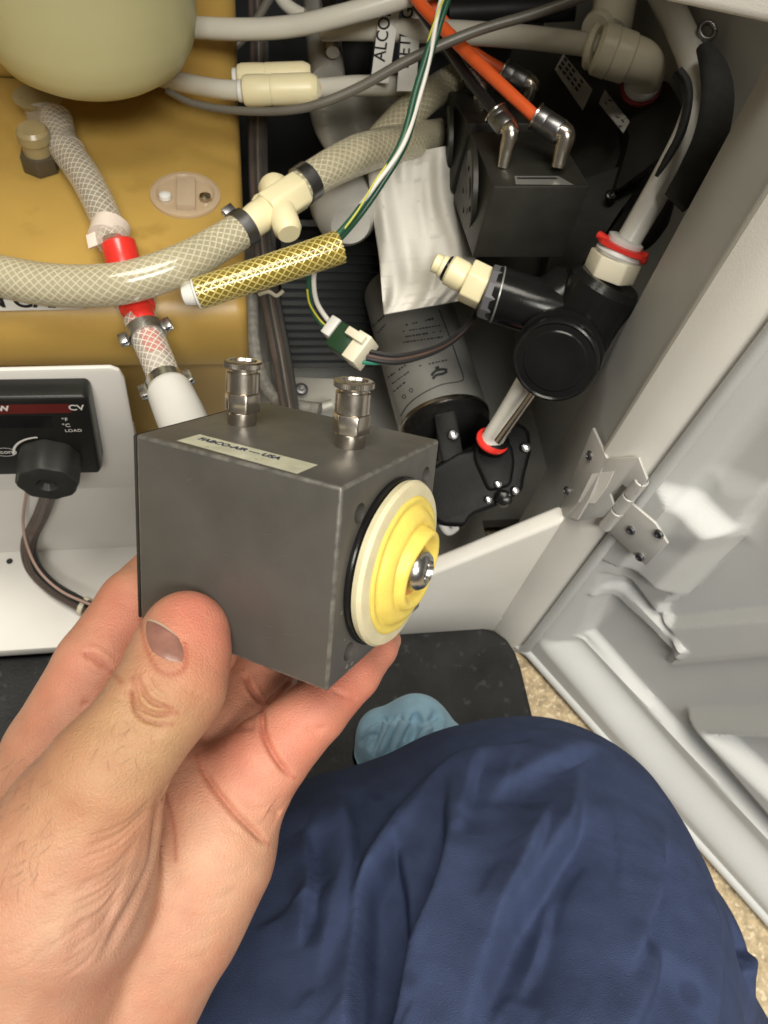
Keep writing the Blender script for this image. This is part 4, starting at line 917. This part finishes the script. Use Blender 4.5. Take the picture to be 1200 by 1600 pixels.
# ------------------------------------------------------------------ rear valve blocks
def vblock(name, label, pA, pB, pC, pD, dd, extra):
    """front face px: A top-left, B top-right, C bottom-right, D bottom-left on one plane; goes back along dv"""
    t = thing(name, label, 'valve block', tuple(P(*pD)), 'grey valve blocks')
    q = [P(*p) for p in (pA, pB, pC, pD)]; dv = extra
    b = prism('body', q, dv, M_anod2, t, .0012, 2); return t, q, dv
va, vb, vc, vd = (771, 291, .385), (922, 290, .385), (880, 403, .415), (738, 403, .415)
dv1 = P(735, 205, .430)-P(*va)
v1, q1, _ = vblock('valve_block', 'nearer grey valve block with small foil label on top', va, vb, vc, vd, .05, dv1)
lx = q1[3]+(q1[0]-q1[3])*.55+dv1*.52; ln = (q1[0]-q1[3]).cross(dv1).normalized(); ln = ln if ln.dot(CAM-lx) > 0 else -ln
ln2 = -(q1[1]-q1[0]).normalized()
r1 = .021
lathe('face_disc', [(r1, -.001), (r1, .0015), (r1*.93, .0022), (r1*.85, .0012), (r1*.3, .0012), (r1*.25, .002), (.001, .002)], lx, ln2, M_anod2, v1, seg=48)
for a in range(6): screw(v1, lx+((q1[0]-q1[3]).normalized()*math.cos(a*1.047)+dv1.normalized()*math.sin(a*1.047))*r1*.6+ln2*.0012, ln2, .0016, M_black)
tn = dv1.cross(q1[1]-q1[0]).normalized(); tn = tn if tn.z > 0 else -tn
def ont(px, py, off=.0002): return onPl(px, py, q1[0]+tn*off, tn)
ribbon_quads('foil_label', [[ont(804, 275), (ont(872, 275)), ont(897, 289), ont(806, 288)]], M_glabel, v1)
ribbon_quads('label_print', [[ont(808, 277, .0004), ont(868, 277, .0004), ont(872, 279.5, .0004), ont(808, 279.5, .0004)]], M_ink, v1)
va2, vb2, vc2, vd2 = (733, 192, .435), (850, 192, .435), (850, 300, .46), (704, 300, .46)
dv2 = P(700, 142, .475)-P(*va2)
v2, q2, _ = vblock('valve_block', 'rear grey valve block half hidden behind the nearer one', va2, vb2, vc2, vd2, .05, dv2)
lx2 = q2[3]+(q2[0]-q2[3])*.5+dv2*.5
lathe('face_disc', [(.019, -.001), (.019, .0015), (.017, .0022), (.016, .0012), (.001, .0012)], lx2, -(q2[1]-q2[0]).normalized(), M_anod2, v2, seg=40)
for a in range(6): screw(v2, lx2+((q2[0]-q2[3]).normalized()*math.cos(a*1.047)+dv2.normalized()*math.sin(a*1.047))*.0115-(q2[1]-q2[0]).normalized()*.0012, -(q2[1]-q2[0]), .0016, M_black)
# push-in elbows
def elbow(name, label, base, bend, end, rp, par=None):
    e = thing(name, label, 'fitting', tuple(P(*base)), 'metal push-in elbows')
    tube('stem', [base, ((base[0]+bend[0])/2, (base[1]+bend[1])/2, (base[2]+bend[2])/2), bend, ((bend[0]*.7+end[0]*.3), (bend[1]*.7+end[1]*.3), bend[2]*.7+end[2]*.3)], [rp*.58, rp*.66, rp*.8, rp*.95], M_nickel, e, 24)
    a = ((bend[0]*.85+end[0]*.15), (bend[1]*.85+end[1]*.15), bend[2]*.85+end[2]*.15)
    lp('sleeve', [(rp*.9, 0), (rp, .06), (rp, .55), (rp*.95, .57), (rp, .6), (rp, .96), (rp*.8, 1)], a, end, M_dsteel, e, seg=28)
    lp('release_ring', [(rp*1.0, 0), (rp*1.12, .3), (rp*1.12, .8), (rp*.9, 1)], end, (end[0]+(end[0]-a[0])*.13, end[1]+(end[1]-a[1])*.13, end[2]), M_nickel, e, seg=28)
    return e
elbow('push_in_elbow', 'metal elbow taking the orange tube on the nearer valve block', (872, 262, .392), (884, 212, .385), (840, 184, .39), 19)
elbow('push_in_elbow', 'metal elbow taking the black tube on the nearer valve block', (786, 262, .40), (798, 208, .392), (776, 178, .40), 17.5)
elbow('push_in_elbow', 'metal elbow of the rear valve block behind the orange tube', (822, 168, .46), (830, 135, .452), (790, 112, .455), 17)
elbow('push_in_elbow', 'metal elbow of the rear valve block above the braided hose', (742, 176, .468), (752, 142, .46), (735, 118, .46), 14)
simple('orange_tube', 'bright orange tube slanting down to the nearer elbow', 'tube', [(640, -20, .42), (660, 10, .415), (720, 72, .405), (780, 130, .396), (838, 184, .39)], [9.5, 9.5, 10, 10, 10], M_orange)
simple('orange_tube', 'second orange tube just behind, ending at the rear elbow', 'tube', [(655, -20, .44), (700, 42, .445), (745, 85, .45), (790, 112, .455)], 9, M_orange)
simple('black_tube', 'black tube slanting beside the orange one to its elbow', 'tube', [(630, -20, .435), (690, 60, .425), (735, 125, .412), (776, 178, .40)], 8.5, M_blacktube)
simple('black_tube', 'thin black tube to the rear elbow over the braided hose', 'tube', [(640, 0, .455), (690, 70, .458), (735, 118, .46)], 8, M_blacktube)
# ------------------------------------------------------------------ big dark valve housing
vh = thing('valve_housing', 'large black valve housing with two labels in the upper right', 'valve', tuple(P(960, 380, .47)))
hA = [(842, 70, .50), (905, 72, .50), (985, 215, .455), (905, 420, .47), (770, 420, .50), (760, 200, .52)]
M_hous = mat('housing_plastic', (.030, .030, .027), .5, spec=.3, var=.2, vs=60, bump=.15, bs=700)
f1 = [P(880, 60, .500), P(1000, 200, .452), P(965, 330, .475), P(845, 330, .52)]
prism('left_box', rnd([P(800, 74, .53), P(868, 68, .505), P(930, 88, .49), P(998, 196, .458), P(975, 330, .475), P(905, 430, .49), P(750, 430, .52)], .003, 3), CAMD*.05, M_hous, vh, .003, 3)
prism('right_box', rnd([P(930, 92, .492), P(1045, 128, .445), P(1068, 168, .425), P(1040, 240, .425), P(960, 300, .445), P(985, 215, .450)], .004, 3), CAMD*.05, M_hous, vh, .004, 3)
prism('lower_box', rnd([P(880, 290, .468), P(1040, 235, .450), P(965, 335, .452), P(905, 430, .452), P(850, 440, .47)], .003, 3), CAMD*.05, M_hous, vh, .003, 3)
lp('cover_nut', [(18, 0), (20, .3), (20, .8), (15, 1)], (1030, 175, .464), (1028, 170, .452), M_hous, vh, seg=12, smooth=20)
screw(vh, P(954, 306, .450), -CAMD, R(9, .45), M_black)
pn = (P(998, 196, .458)-P(868, 68, .505)).cross(P(840, 345, .52)-P(868, 68, .505)).normalized(); pn = pn if pn.dot(CAM-P(868, 68, .505)) > 0 else -pn
def lab4(name, pxs, d0, m, par):
    v4 = [P(*p) for p in pxs]; return prism(name, v4, CAMD*.0008, m, par)
l1 = lab4('white_label', [(867, 108, .484), (880, 84, .488), (926, 140, .468), (911, 172, .464)], 0, mat('faded_label', (.42, .41, .38), .5), vh)
for k in range(4):
    a = (872+4*k, 104-6*k); b = (904+4*k, 146-6*k)
    for j in range(5):
        u0, u1 = j/5, (j+.7)/5
        if j == 3 and k > 1: continue
        dd = lambda u: .4825-.018*u
        ribbon_quads('label_print', [[P(a[0]+(b[0]-a[0])*u0, a[1]+(b[1]-a[1])*u0, dd(u0)), P(a[0]+(b[0]-a[0])*u1, a[1]+(b[1]-a[1])*u1, dd(u1)), P(a[0]+(b[0]-a[0])*u1+2.2, a[1]+(b[1]-a[1])*u1-3, dd(u1)), P(a[0]+(b[0]-a[0])*u0+2.2, a[1]+(b[1]-a[1])*u0-3, dd(u0))]], M_ink, vh)
l2 = lab4('white_label', [(936, 160, .459), (945, 140, .462), (984, 190, .449), (974, 208, .447)], 0, mat('faded_label', (.42, .41, .38), .5), vh)
for (x, y, a_, L) in ((946, 162, .9, 5), (952, 158, .3, 7), (958, 170, 1.1, 5), (964, 184, .4, 7), (972, 190, .9, 6), (968, 198, .2, 6), (976, 186, -.5, 5)):
    dx, dy = math.cos(a_)*L/2, math.sin(a_)*L/2; ribbon_quads('label_print', [[P(x-dx, y-dy, .444), P(x+dx, y+dy, .444), P(x+dx+2, y+dy-2, .444), P(x-dx+2, y-dy-2, .444)]], M_ink, vh)
# ivory elbow on the housing
ie = thing('ivory_elbow', 'ivory plastic push-in elbow with red clip on the valve housing', 'fitting', tuple(P(1005, 135, .44)))
lp('collet', [(30, 0), (33, .4), (30, 1)], (920, 72, .425), (930, 74, .424), M_cream2, ie)
lp('sleeve', [(31, 0), (37, .1), (38, .45), (36, .5), (37, .55), (36, .95), (33, 1)], (930, 74, .424), (985, 92, .425), M_cream2, ie, seg=40)
tube('bend', [(978, 90, .425), (1000, 97, .426), (1010, 110, .432), (1006, 128, .44)], [34, 32, 29, 26], M_cream2, ie, 28, 8)
lp('foot', [(25, 0), (28, .3), (28, .8), (24, 1)], (1006, 124, .437), (1003, 134, .443), M_white, ie)
lp('red_clip', [(26, 0), (31, .2), (31, .8), (26, 1)], (1003, 132, .443), (1001, 138, .447), mat('dull_red_plastic', (.35, .03, .03), .4), ie)
lp('clip_tab', [(6, 0), (8, .5), (5, 1)], (962, 122, .44), (976, 124, .438), mat('dull_red_plastic', (.35, .03, .03), .4), ie)
it = thing('ivory_coupling', 'ivory plastic coupling above the elbow at the top edge', 'fitting', tuple(P(950, 40, .46)))
lp('barrel', [(26, 0), (32, .1), (33, .6), (30, 1)], (952, 52, .462), (968, -40, .475), M_cream2, it, seg=36)
lp('collar', [(24, 0), (27, .3), (24, 1)], (930, 48, .458), (942, 40, .462), M_cream2, it)
# back tubes/bits near the top
simple('dark_pipe', 'dark pipe crossing the back of the cabinet at the top', 'pipe', [(700, 20, .56), (800, 15, .56), (900, 10, .55)], 20, M_blackm)
simple('dark_pipe', 'dark upright pipe behind the paper tags', 'pipe', [(545, 160, .58), (556, 60, .58), (566, -20, .60)], 28, M_blackm)
eb = thing('wall_eyelet', 'dull metal eyelet fixed to the cabinet wall, top right', 'eyelet', tuple(P(1105, 65, .40)))
rp_ = [(1105+12*math.cos(a), 48+13*math.sin(a), .398) for a in np.linspace(.3, 2*math.pi+.1, 14)]
tube('ring', rp_, 4.5, M_dsteel, eb, 10, 4)
lp('shank', [(5, 0), (6, 1)], (1104, 60, .398), (1098, 85, .402), M_dsteel, eb)
# ------------------------------------------------------------------ person: hand and trouser leg
per = thing('person', 'person in navy trousers, bare hand gripping the grey block, knee in front', 'person', tuple(onZ(850, 1335, FZ)))
def spts(*a): return [(x, y, d, r) for x, y, d, r in a]
thumb = [(292, 985, .2065, 60), (286, 1010, .204, 66), (270, 1068, .198, 76), (230, 1125, .193, 73), (168, 1205, .191, 86), (130, 1285, .196, 112)]
index = [(60, 1300, .232, 110), (100, 1180, .236, 92), (160, 1045, .240, 74), (215, 950, .252, 62), (262, 890, .272, 50)]
middle = [(200, 1240, .243, 100), (300, 1130, .255, 72), (330, 1040, .268, 62), (345, 960, .28, 52)]
ring = [(300, 1240, .245, 90), (372, 1140, .252, 66), (408, 1060, .264, 54), (440, 985, .28, 46)]
pinky = [(352, 1260, .232, 92), (415, 1185, .232, 66), (492, 1112, .236, 50), (552, 1052, .245, 42), (592, 1012, .254, 30), (607, 1000, .257, 20)]
palm = [
    [(130, 1285, .196, 112), (88, 1385, .200, 150), (30, 1500, .207, 165), (-40, 1640, .215, 170), (-120, 1800, .225, 180)],          # thenar to wrist
    [(352, 1258, .232, 86), (325, 1335, .229, 92), (265, 1430, .226, 105), (190, 1540, .226, 118), (90, 1750, .235, 150)],   # hypothenar
    [(200, 1240, .240, 105), (180, 1380, .240, 120), (100, 1600, .245, 140)],
    [(60, 1300, .232, 110), (30, 1450, .236, 150), (0, 1700, .245, 170)],
    [(300, 1240, .242, 92), (240, 1380, .238, 110)],
]
allp = thumb+index+middle+ring+pinky+[p for c in palm for p in c]
W = np.array([P(*p[:3]) for p in allp]); rw = np.array([R(p[3], p[2]) for p in allp])
lo = (W-rw[:, None]).min(0)-.006; hi = (W+rw[:, None]).max(0)+.006
sd = SDF(lo, hi, .0009)
for c in palm[1:]: sd.chain(c, .010)
sd.chain(palm[0], .0045)
sd.chain(thumb[::-1], .008, .006)
for fgr in (pinky, ring, middle, index):
    sd.chain(fgr, .0016, .0016)
hv, hq = sd.mesh(5)
hv, hq = subdiv(hv, hq)
# keep the largest picture: lines on the skin
def L(z, pts, sx=180, sy=860, s=.4): return [(sx+x*s, sy+y*s) for x, y in pts]
z3 = lambda pts: [(x*.55, 860+y*.55) for x, y in pts]
z4 = lambda pts: [(180+x*.4, 860+y*.4) for x, y in pts]
LN = [
    # thumb joint wrinkles
    (z4([(70, 500), (75, 570), (110, 620), (170, 640), (240, 635)]), .0015, .0009, .0003, .0003),
    (z4([(95, 500), (110, 560), (160, 600), (220, 615)]), .0012, .0008, .0003, .0002),
    (z4([(60, 560), (80, 630), (140, 670), (220, 680)]), .0010, .0008, .0002, .0002),
    (z4([(120, 480), (150, 540), (215, 590)]), .0005, .0009),
    (z4([(30, 640), (90, 700), (190, 720)]), .0004, .0012),
    # palm lines
    (z4([(318, 800), (345, 868), (400, 950), (480, 1040), (560, 1110), (600, 1150)]), .0022, .0010, .0002, .0002),
    (z4([(200, 920), (212, 1000), (225, 1080), (235, 1180)]), .0010, .0014, .0003, .0003),
    (z4([(575, 610), (572, 680), (600, 760), (650, 840), (700, 890)]), .0024, .0010, .0003, .0002),
    (z4([(590, 600), (640, 560), (690, 505)]), .0018, .0010, .0002, .0002),
    (z4([(500, 470), (530, 540), (580, 600)]), .0012, .0010, .0004, .0004),
    (z4([(740, 680), (780, 700), (830, 690)]), .0004, .0012),
    (z4([(840, 540), (900, 570), (950, 580)]), .0004, .0010),
    (z4([(600, 1010), (625, 1020), (650, 1030)]), .0010, .0010),
    (z4([(560, 680), (480, 690), (420, 670)]), .0004, .002),
    # finger joint at far left
    (z3([(235, 295), (262, 300), (300, 330), (345, 375)]), .0010, .0013, .0004, .0004),
    (z3([(230, 435), (265, 440), (285, 450)]), .0005, .0012),
    # thenar folds: fan of fine wrinkles
    (z3([(470, 690), (484, 740), (496, 800), (500, 880)]), .0012, .0012, .0003, .0003),
    (z3([(455, 660), (447, 780), (432, 880), (395, 970), (330, 1090), (270, 1190)]), .0012, .0020, .0003, .0003),
    # round the nail
    ([(219, 968), (228, 1010), (246, 1046), (270, 1054), (290, 1040), (289, 1005)], .0008, .0009, .0003, .0003),
]
for k in range(20):
    t = k/19; a = (446-120*t, 690+350*t); b = (a[0]-190+40*t-30*rng.random(), a[1]+120+50*t+14*rng.random()); m2 = ((a[0]*.55+b[0]*.45), (a[1]*.4+b[1]*.6)+10)
    LN.append((z3([a, m2, b]), .00014+.00024*rng.random(), .0007+.0006*rng.random()))
for k in range(26):
    t = rng.random(); x0, y0 = 150-130*t, 1250+250*rng.random(); LN.append(([(x0, y0), (x0-20, y0+14), (x0-44, y0+22)], .00015, .0007))
for k in range(14):
    x0, y0 = rng.uniform(150, 300), rng.uniform(1060, 1190); LN.append(([(x0, y0), (x0+18, y0+10), (x0+38, y0+12)], .00014, .0007))
for k in range(8):
    y = 1210+k*34; LN.append(([(430-k*14, y+40), (400-k*16, y+52+rng.random()*8), (360-k*17, y+46)], .00016, .0012))
LN += [(l[0], l[1]*.45, l[2]*4.0) for l in LN if l[1] >= .0010]
LN = [(l[0], l[1]*.62 if l[1] >= .0010 else l[1], l[2]*.9, *l[3:]) for l in LN]
MAINL = [l for l in LN if .0006 < l[1] and l[2] < .0012 and len(l) > 3]
hv = creases(hv, hq, LN)
# skin tone, with shade along the thenar border painted in
bvh = BVHTree.FromPolygons(hv.tolist(), hq.tolist())
base = np.array((.53, .262, .165)); cols = np.tile(base, (len(hv), 1))
def tint(px, py, rad, col, amt, far=None):
    global cols
    h, _ = cast_px(bvh, px, py)
    if h is None: return
    d = np.linalg.norm(hv-np.array(h), axis=1); wgt = amt*np.exp(-(d/rad)**2); cols = cols*(1-wgt[:, None])+np.array(col)*wgt[:, None]
pink = (.66, .20, .14); tan = (.42, .235, .115); pale = (.63, .36, .235); mauve_shade = (.40, .20, .15)
for a in ((300, 945, .011, pink, .75), (330, 1010, .012, pink, .55), (250, 1130, .014, tan, .6), (170, 1180, .018, tan, .6), (100, 1280, .025, tan, .45), (190, 960, .012, pink, .5), (120, 1060, .016, pink, .35), (470, 1130, .016, pink, .5), (560, 1060, .016, pink, .65),
          (600, 1010, .008, pink, .5), (370, 1180, .016, pink, .55), (410, 1240, .012, pink, .4), (400, 1055, .014, pink, .3), (330, 1340, .02, pale, .6), (270, 1450, .025, pale, .5), (190, 1410, .014, mauve_shade, .45), (160, 1480, .018, mauve_shade, .4), (100, 1560, .02, mauve_shade, .3), (60, 1400, .025, pale, .4)): tint(*a)
_n = np.zeros(len(hv))
for f_, a_ in ((130, .5), (290, .3), (620, .2)):
    ph = rng.uniform(0, 6, 9); X = hv*f_
    _n += a_*np.sin(X[:, 0]+ph[0]+1.7*np.sin(X[:, 1]*.8+ph[1]))*np.sin(X[:, 1]*1.1+ph[2]+1.5*np.sin(X[:, 2]*.9+ph[3]))+a_*.6*np.sin(X[:, 2]*1.2+ph[4]+1.6*np.sin(X[:, 0]*.7+ph[5]))
cols = cols*(1+_n[:, None]*np.array((.035, .135, .145)))
for l in MAINL:
    pts = [np.array(h) for h in (cast_px(bvh, x, y)[0] for x, y in resample(l[0], 6)) if h is not None]
    if len(pts) < 2: continue
    I, d, _s, _f = polydist(hv, pts, hv*0+np.array((0, 0, 1.)), .003)
    cols[I] *= 1-np.exp(-(d/.0007)**2)[:, None]*np.array((.18, .34, .36))
M_skin = mat('skin', (1, 1, 1), .46, var=.11, vs=160, sss=.22, sssr=(.0045, 0, 0), bump=.42, bs=1700, attr='Col', spec=.4)
hand = npmesh('hand', hv, hq, M_skin, per, cols)
# thumb nail
M_nail = mat('thumb_nail', (.27, .13, .10), .36, var=.2, vs=200, coat=.15, sss=.2)
M_ntip = mat('nail_edge', (.55, .40, .31), .5, var=.05, vs=200)
bvh = BVHTree.FromPolygons(hv.tolist(), hq.tolist())
NC = ((222, 956), (285, 994), (293, 1044), (230, 1022))
def npx(u, t):
    a, b = 2*u-1, 2*t-1; u = .5+.5*a*math.sqrt(1-.42*b*b); t = .5+.5*b*math.sqrt(1-.42*a*a)
    return [(NC[0][k]*(1-u)+NC[1][k]*u)*(1-t)+(NC[3][k]*(1-u)+NC[2][k]*u)*t for k in (0, 1)]
def nail(name, t0, t1, nu, nv, lift, m, par):
    v = []
    for j in range(nv):
        for i in range(nu):
            u, t = i/(nu-1), t0+(t1-t0)*j/(nv-1); h, n = cast_px(bvh, *npx(u, t)); e = min(u, 1-u, t+.05, 1-t); v.append(h+n*(lift*min(1, e*5)-.00018*(e < .01)))
    f = [(j*nu+i, j*nu+i+1, (j+1)*nu+i+1, (j+1)*nu+i) for j in range(nv-1) for i in range(nu-1)]
    return mesh(name, v, f, m, par, 180)
nail('thumbnail', .06, 1, 24, 22, .00035, M_nail, hand)
nail('nail_edge', 0, .075, 24, 4, .00045, M_ntip, hand)
# fine hairs on the back of the wrist
M_hair = mat('dark_hair', (.15, .09, .055), .5, var=.1)
hr_v, hr_f = [], []
for k in range(46):
    if k < 38: x, y = rng.uniform(2, 85), rng.uniform(1170, 1400)
    else: x, y = rng.uniform(150, 215), rng.uniform(1130, 1190)
    pts = []
    ang = rng.uniform(1.7, 2.6); ln_ = rng.uniform(14, 34); cur = rng.uniform(-.03, .03)
    for s in range(5):
        xx = x+math.cos(ang)*ln_*s/4; yy = y+math.sin(ang)*ln_*s/4; ang += cur*4
        h, n = cast_px(bvh, xx, yy)
        if h is None: break
        pts.append(h+n*(.0001+.0009*s/4))
    if len(pts) < 5: continue
    v, f = tube_vf(pts, [.00003, .00003, .000028, .000024, .000012], 3, False); b0 = len(hr_v); hr_v += v; hr_f += [tuple(i+b0 for i in q) for q in f]
ho = mesh('arm_hair', hr_v, hr_f, M_hair, hand); ho['kind'] = 'stuff'
# ------------------------------------------------------------------ trousers
kn_ = [(838, 1366, .405, 210), (850, 1490, .36, 250), (815, 1770, .30, 345)]
lf = [(640, 1362, .43, 158), (520, 1500, .38, 240), (380, 1800, .32, 350)]
sh = [(838, 1366, .405, 205), (985, 1500, .44, 150), (1072, 1660, .46, 120), (1090, 1760, .50, 110)]
md_ = [(740, 1350, .415, 175), (690, 1500, .37, 250), (630, 1780, .31, 330)]
ap = kn_+lf+sh+md_; W = np.array([P(*p[:3]) for p in ap]); rw = np.array([R(p[3], p[2]) for p in ap])
lo = (W-rw[:, None]).min(0)-.01; hi = (W+rw[:, None]).max(0)+.01; lo[2] = max(lo[2], FZ-.0)
sd = SDF(lo, hi, .0022)
for c in (kn_, md_, lf, sh): sd.chain(c, .035)
tv, tq = sd.mesh(6)
tv, tq = subdiv(tv, tq)
z5 = lambda pts: [(400+x/1.5, 960+y/1.5) for x, y in pts]
FL = [
    (z5([(400, 430), (300, 570), (262, 640), (250, 760), (235, 960), (225, 1100)]), .0050, .0022, .017),
    (z5([(270, 1060), (330, 880), (375, 760), (420, 640), (443, 540), (455, 380)]), .0052, .0020, .018),
    (z5([(322, 500), (338, 600), (345, 720), (335, 840)]), -.0026, .0018, .010),
    (z5([(470, 1060), (540, 870), (590, 760), (640, 670), (710, 560), (758, 470), (768, 330)]), -.0050, .0024, .020),
    (z5([(560, 790), (600, 690), (650, 580), (700, 430)]), -.0018, .0016, .010),
    (z5([(810, 300), (680, 365), (540, 450)]), .0022, .004, .022),
    (z5([(965, 500), (957, 640), (930, 720), (870, 860)]), .0024, .0016, .013),
    (z5([(1030, 430), (1072, 620), (1092, 780), (1080, 1000)]), .0016, .004, .018),
    (z5([(1155, 740), (1130, 900), (1060, 1060)]), -.0032, .0025, .014),
    (z5([(965, 770), (930, 900), (850, 1060)]), .0022, .0030, .016),
    (z5([(190, 370), (230, 520), (200, 700), (150, 900)]), .0022, .0035, .018),
    (z5([(660, 300), (540, 320), (430, 370), (340, 450), (262, 560), (215, 700)]), -.0030, .0024, .018),
    (z5([(540, 330), (505, 420), (485, 540)]), .0014, .0018, .011),
    (z5([(120, 500), (140, 640), (110, 800)]), .0018, .002, .012),
    (z5([(700, 640), (680, 760), (620, 900)]), .0010, .0016, .010),
]
FL = [(l[0], l[1]*1.9, l[2]*.75, l[3]*1.0) for l in FL]
for k in range(40):
    x0, y0 = rng.uniform(480, 1120), rng.uniform(1170, 1590); an = rng.normal(2.05, .3) if x0 < 960 else rng.normal(1.6, .25); ln_ = rng.uniform(40, 130); c_ = rng.normal(0, 12)
    dx, dy = math.cos(an)*ln_, math.sin(an)*ln_
    FL.append(([(x0, y0), (x0+dx*.5-dy/ln_*c_, y0+dy*.5+dx/ln_*c_), (x0+dx, y0+dy)], rng.choice((-1, 1))*rng.uniform(.0002, .0006), rng.uniform(.0008, .0016), rng.uniform(.005, .010)))
tv = steps(tv, tq, FL, 10)
tv = relax(tv, tq, 1)
tv, _ = tv, None
n_ = vnormals(tv, tq)
X = tv*38; tv = tv + n_*(.0004*np.sin(X[:, 0]*2.1+np.sin(X[:, 1]*1.7)*1.5+X[:, 2])[:, None]) + n_*(.0002*np.sin(X[:, 1]*5.3+X[:, 0]*3.1+np.sin(X[:, 2]*4))[:, None])
tcol = np.ones((len(tv), 3))
bv2 = BVHTree.FromPolygons(tv.tolist(), tq.tolist())
for x, y, r in ((1078, 1552, .0055), (640, 1530, .004), (590, 1245, .004)):
    h, _ = cast_px(bv2, x, y); d = np.linalg.norm(tv-np.array(h), axis=1); wgt = .28*np.clip((r-d)/.0025, 0, 1); tcol *= 1-wgt[:, None]
M_navy = mat('navy_fabric', (.043, .061, .130), .85, var=.12, vs=90, bump=.55, bs=2200, sheen=0, attr='Col', spec=.2, speck=(700, (.058, .076, .150), .66))
npmesh('trousers', tv, tq, M_navy, per, tcol)
# ------------------------------------------------------------------ blue cloth on the mat
gl = [(575, 1185, .535, 26), (600, 1150, .525, 40), (650, 1140, .52, 48), (690, 1165, .525, 42), (640, 1200, .53, 60)]
W = np.array([P(*p[:3]) for p in gl]); sd = SDF(W.min(0)-.04, W.max(0)+.04, .0011)
for c in ([gl[0], gl[1]], [gl[1], gl[2]], [gl[2], gl[3]], [gl[4], gl[2]]): sd.chain(c, .008)
sd.cap(P(640, 1190, .53), P(640, 1300, .53), .03, .03, .008)
gv, gq = sd.mesh(4)
gv = creases(gv, gq, [([(600, 1190), (612, 1150), (630, 1118)], .004, .0022, .001, .001), ([(575, 1175), (590, 1140), (600, 1118)], .003, .002, .001, 0), ([(640, 1180), (648, 1140), (646, 1105)], .0035, .003, .0015, .001), ([(672, 1160), (680, 1130), (684, 1108)], .003, .003, .001, .001), ([(560, 1165), (575, 1150), (590, 1148)], .002, .002)])
gv = steps(gv, gq, [([(585, 1185), (600, 1150), (622, 1112)], .0022, .0006, .006), ([(612, 1190), (630, 1150), (650, 1108)], -.0022, .0006, .006), ([(640, 1170), (660, 1140), (690, 1120)], .002, .0006, .006), ([(560, 1150), (590, 1130), (640, 1128), (700, 1145)], .0018, .0006, .006)], 4)
gv[:, 2] = np.maximum(gv[:, 2], FZ+.0145)
M_blue = mat('light_blue_cloth', (.25, .42, .55), .8, var=.12, vs=60, bump=.3, bs=900, sheen=.2)
g = npmesh('blue_cloth', gv, gq, M_blue, None); tag(g, 'crumpled light blue cloth on the black mat behind the knee', 'cloth')
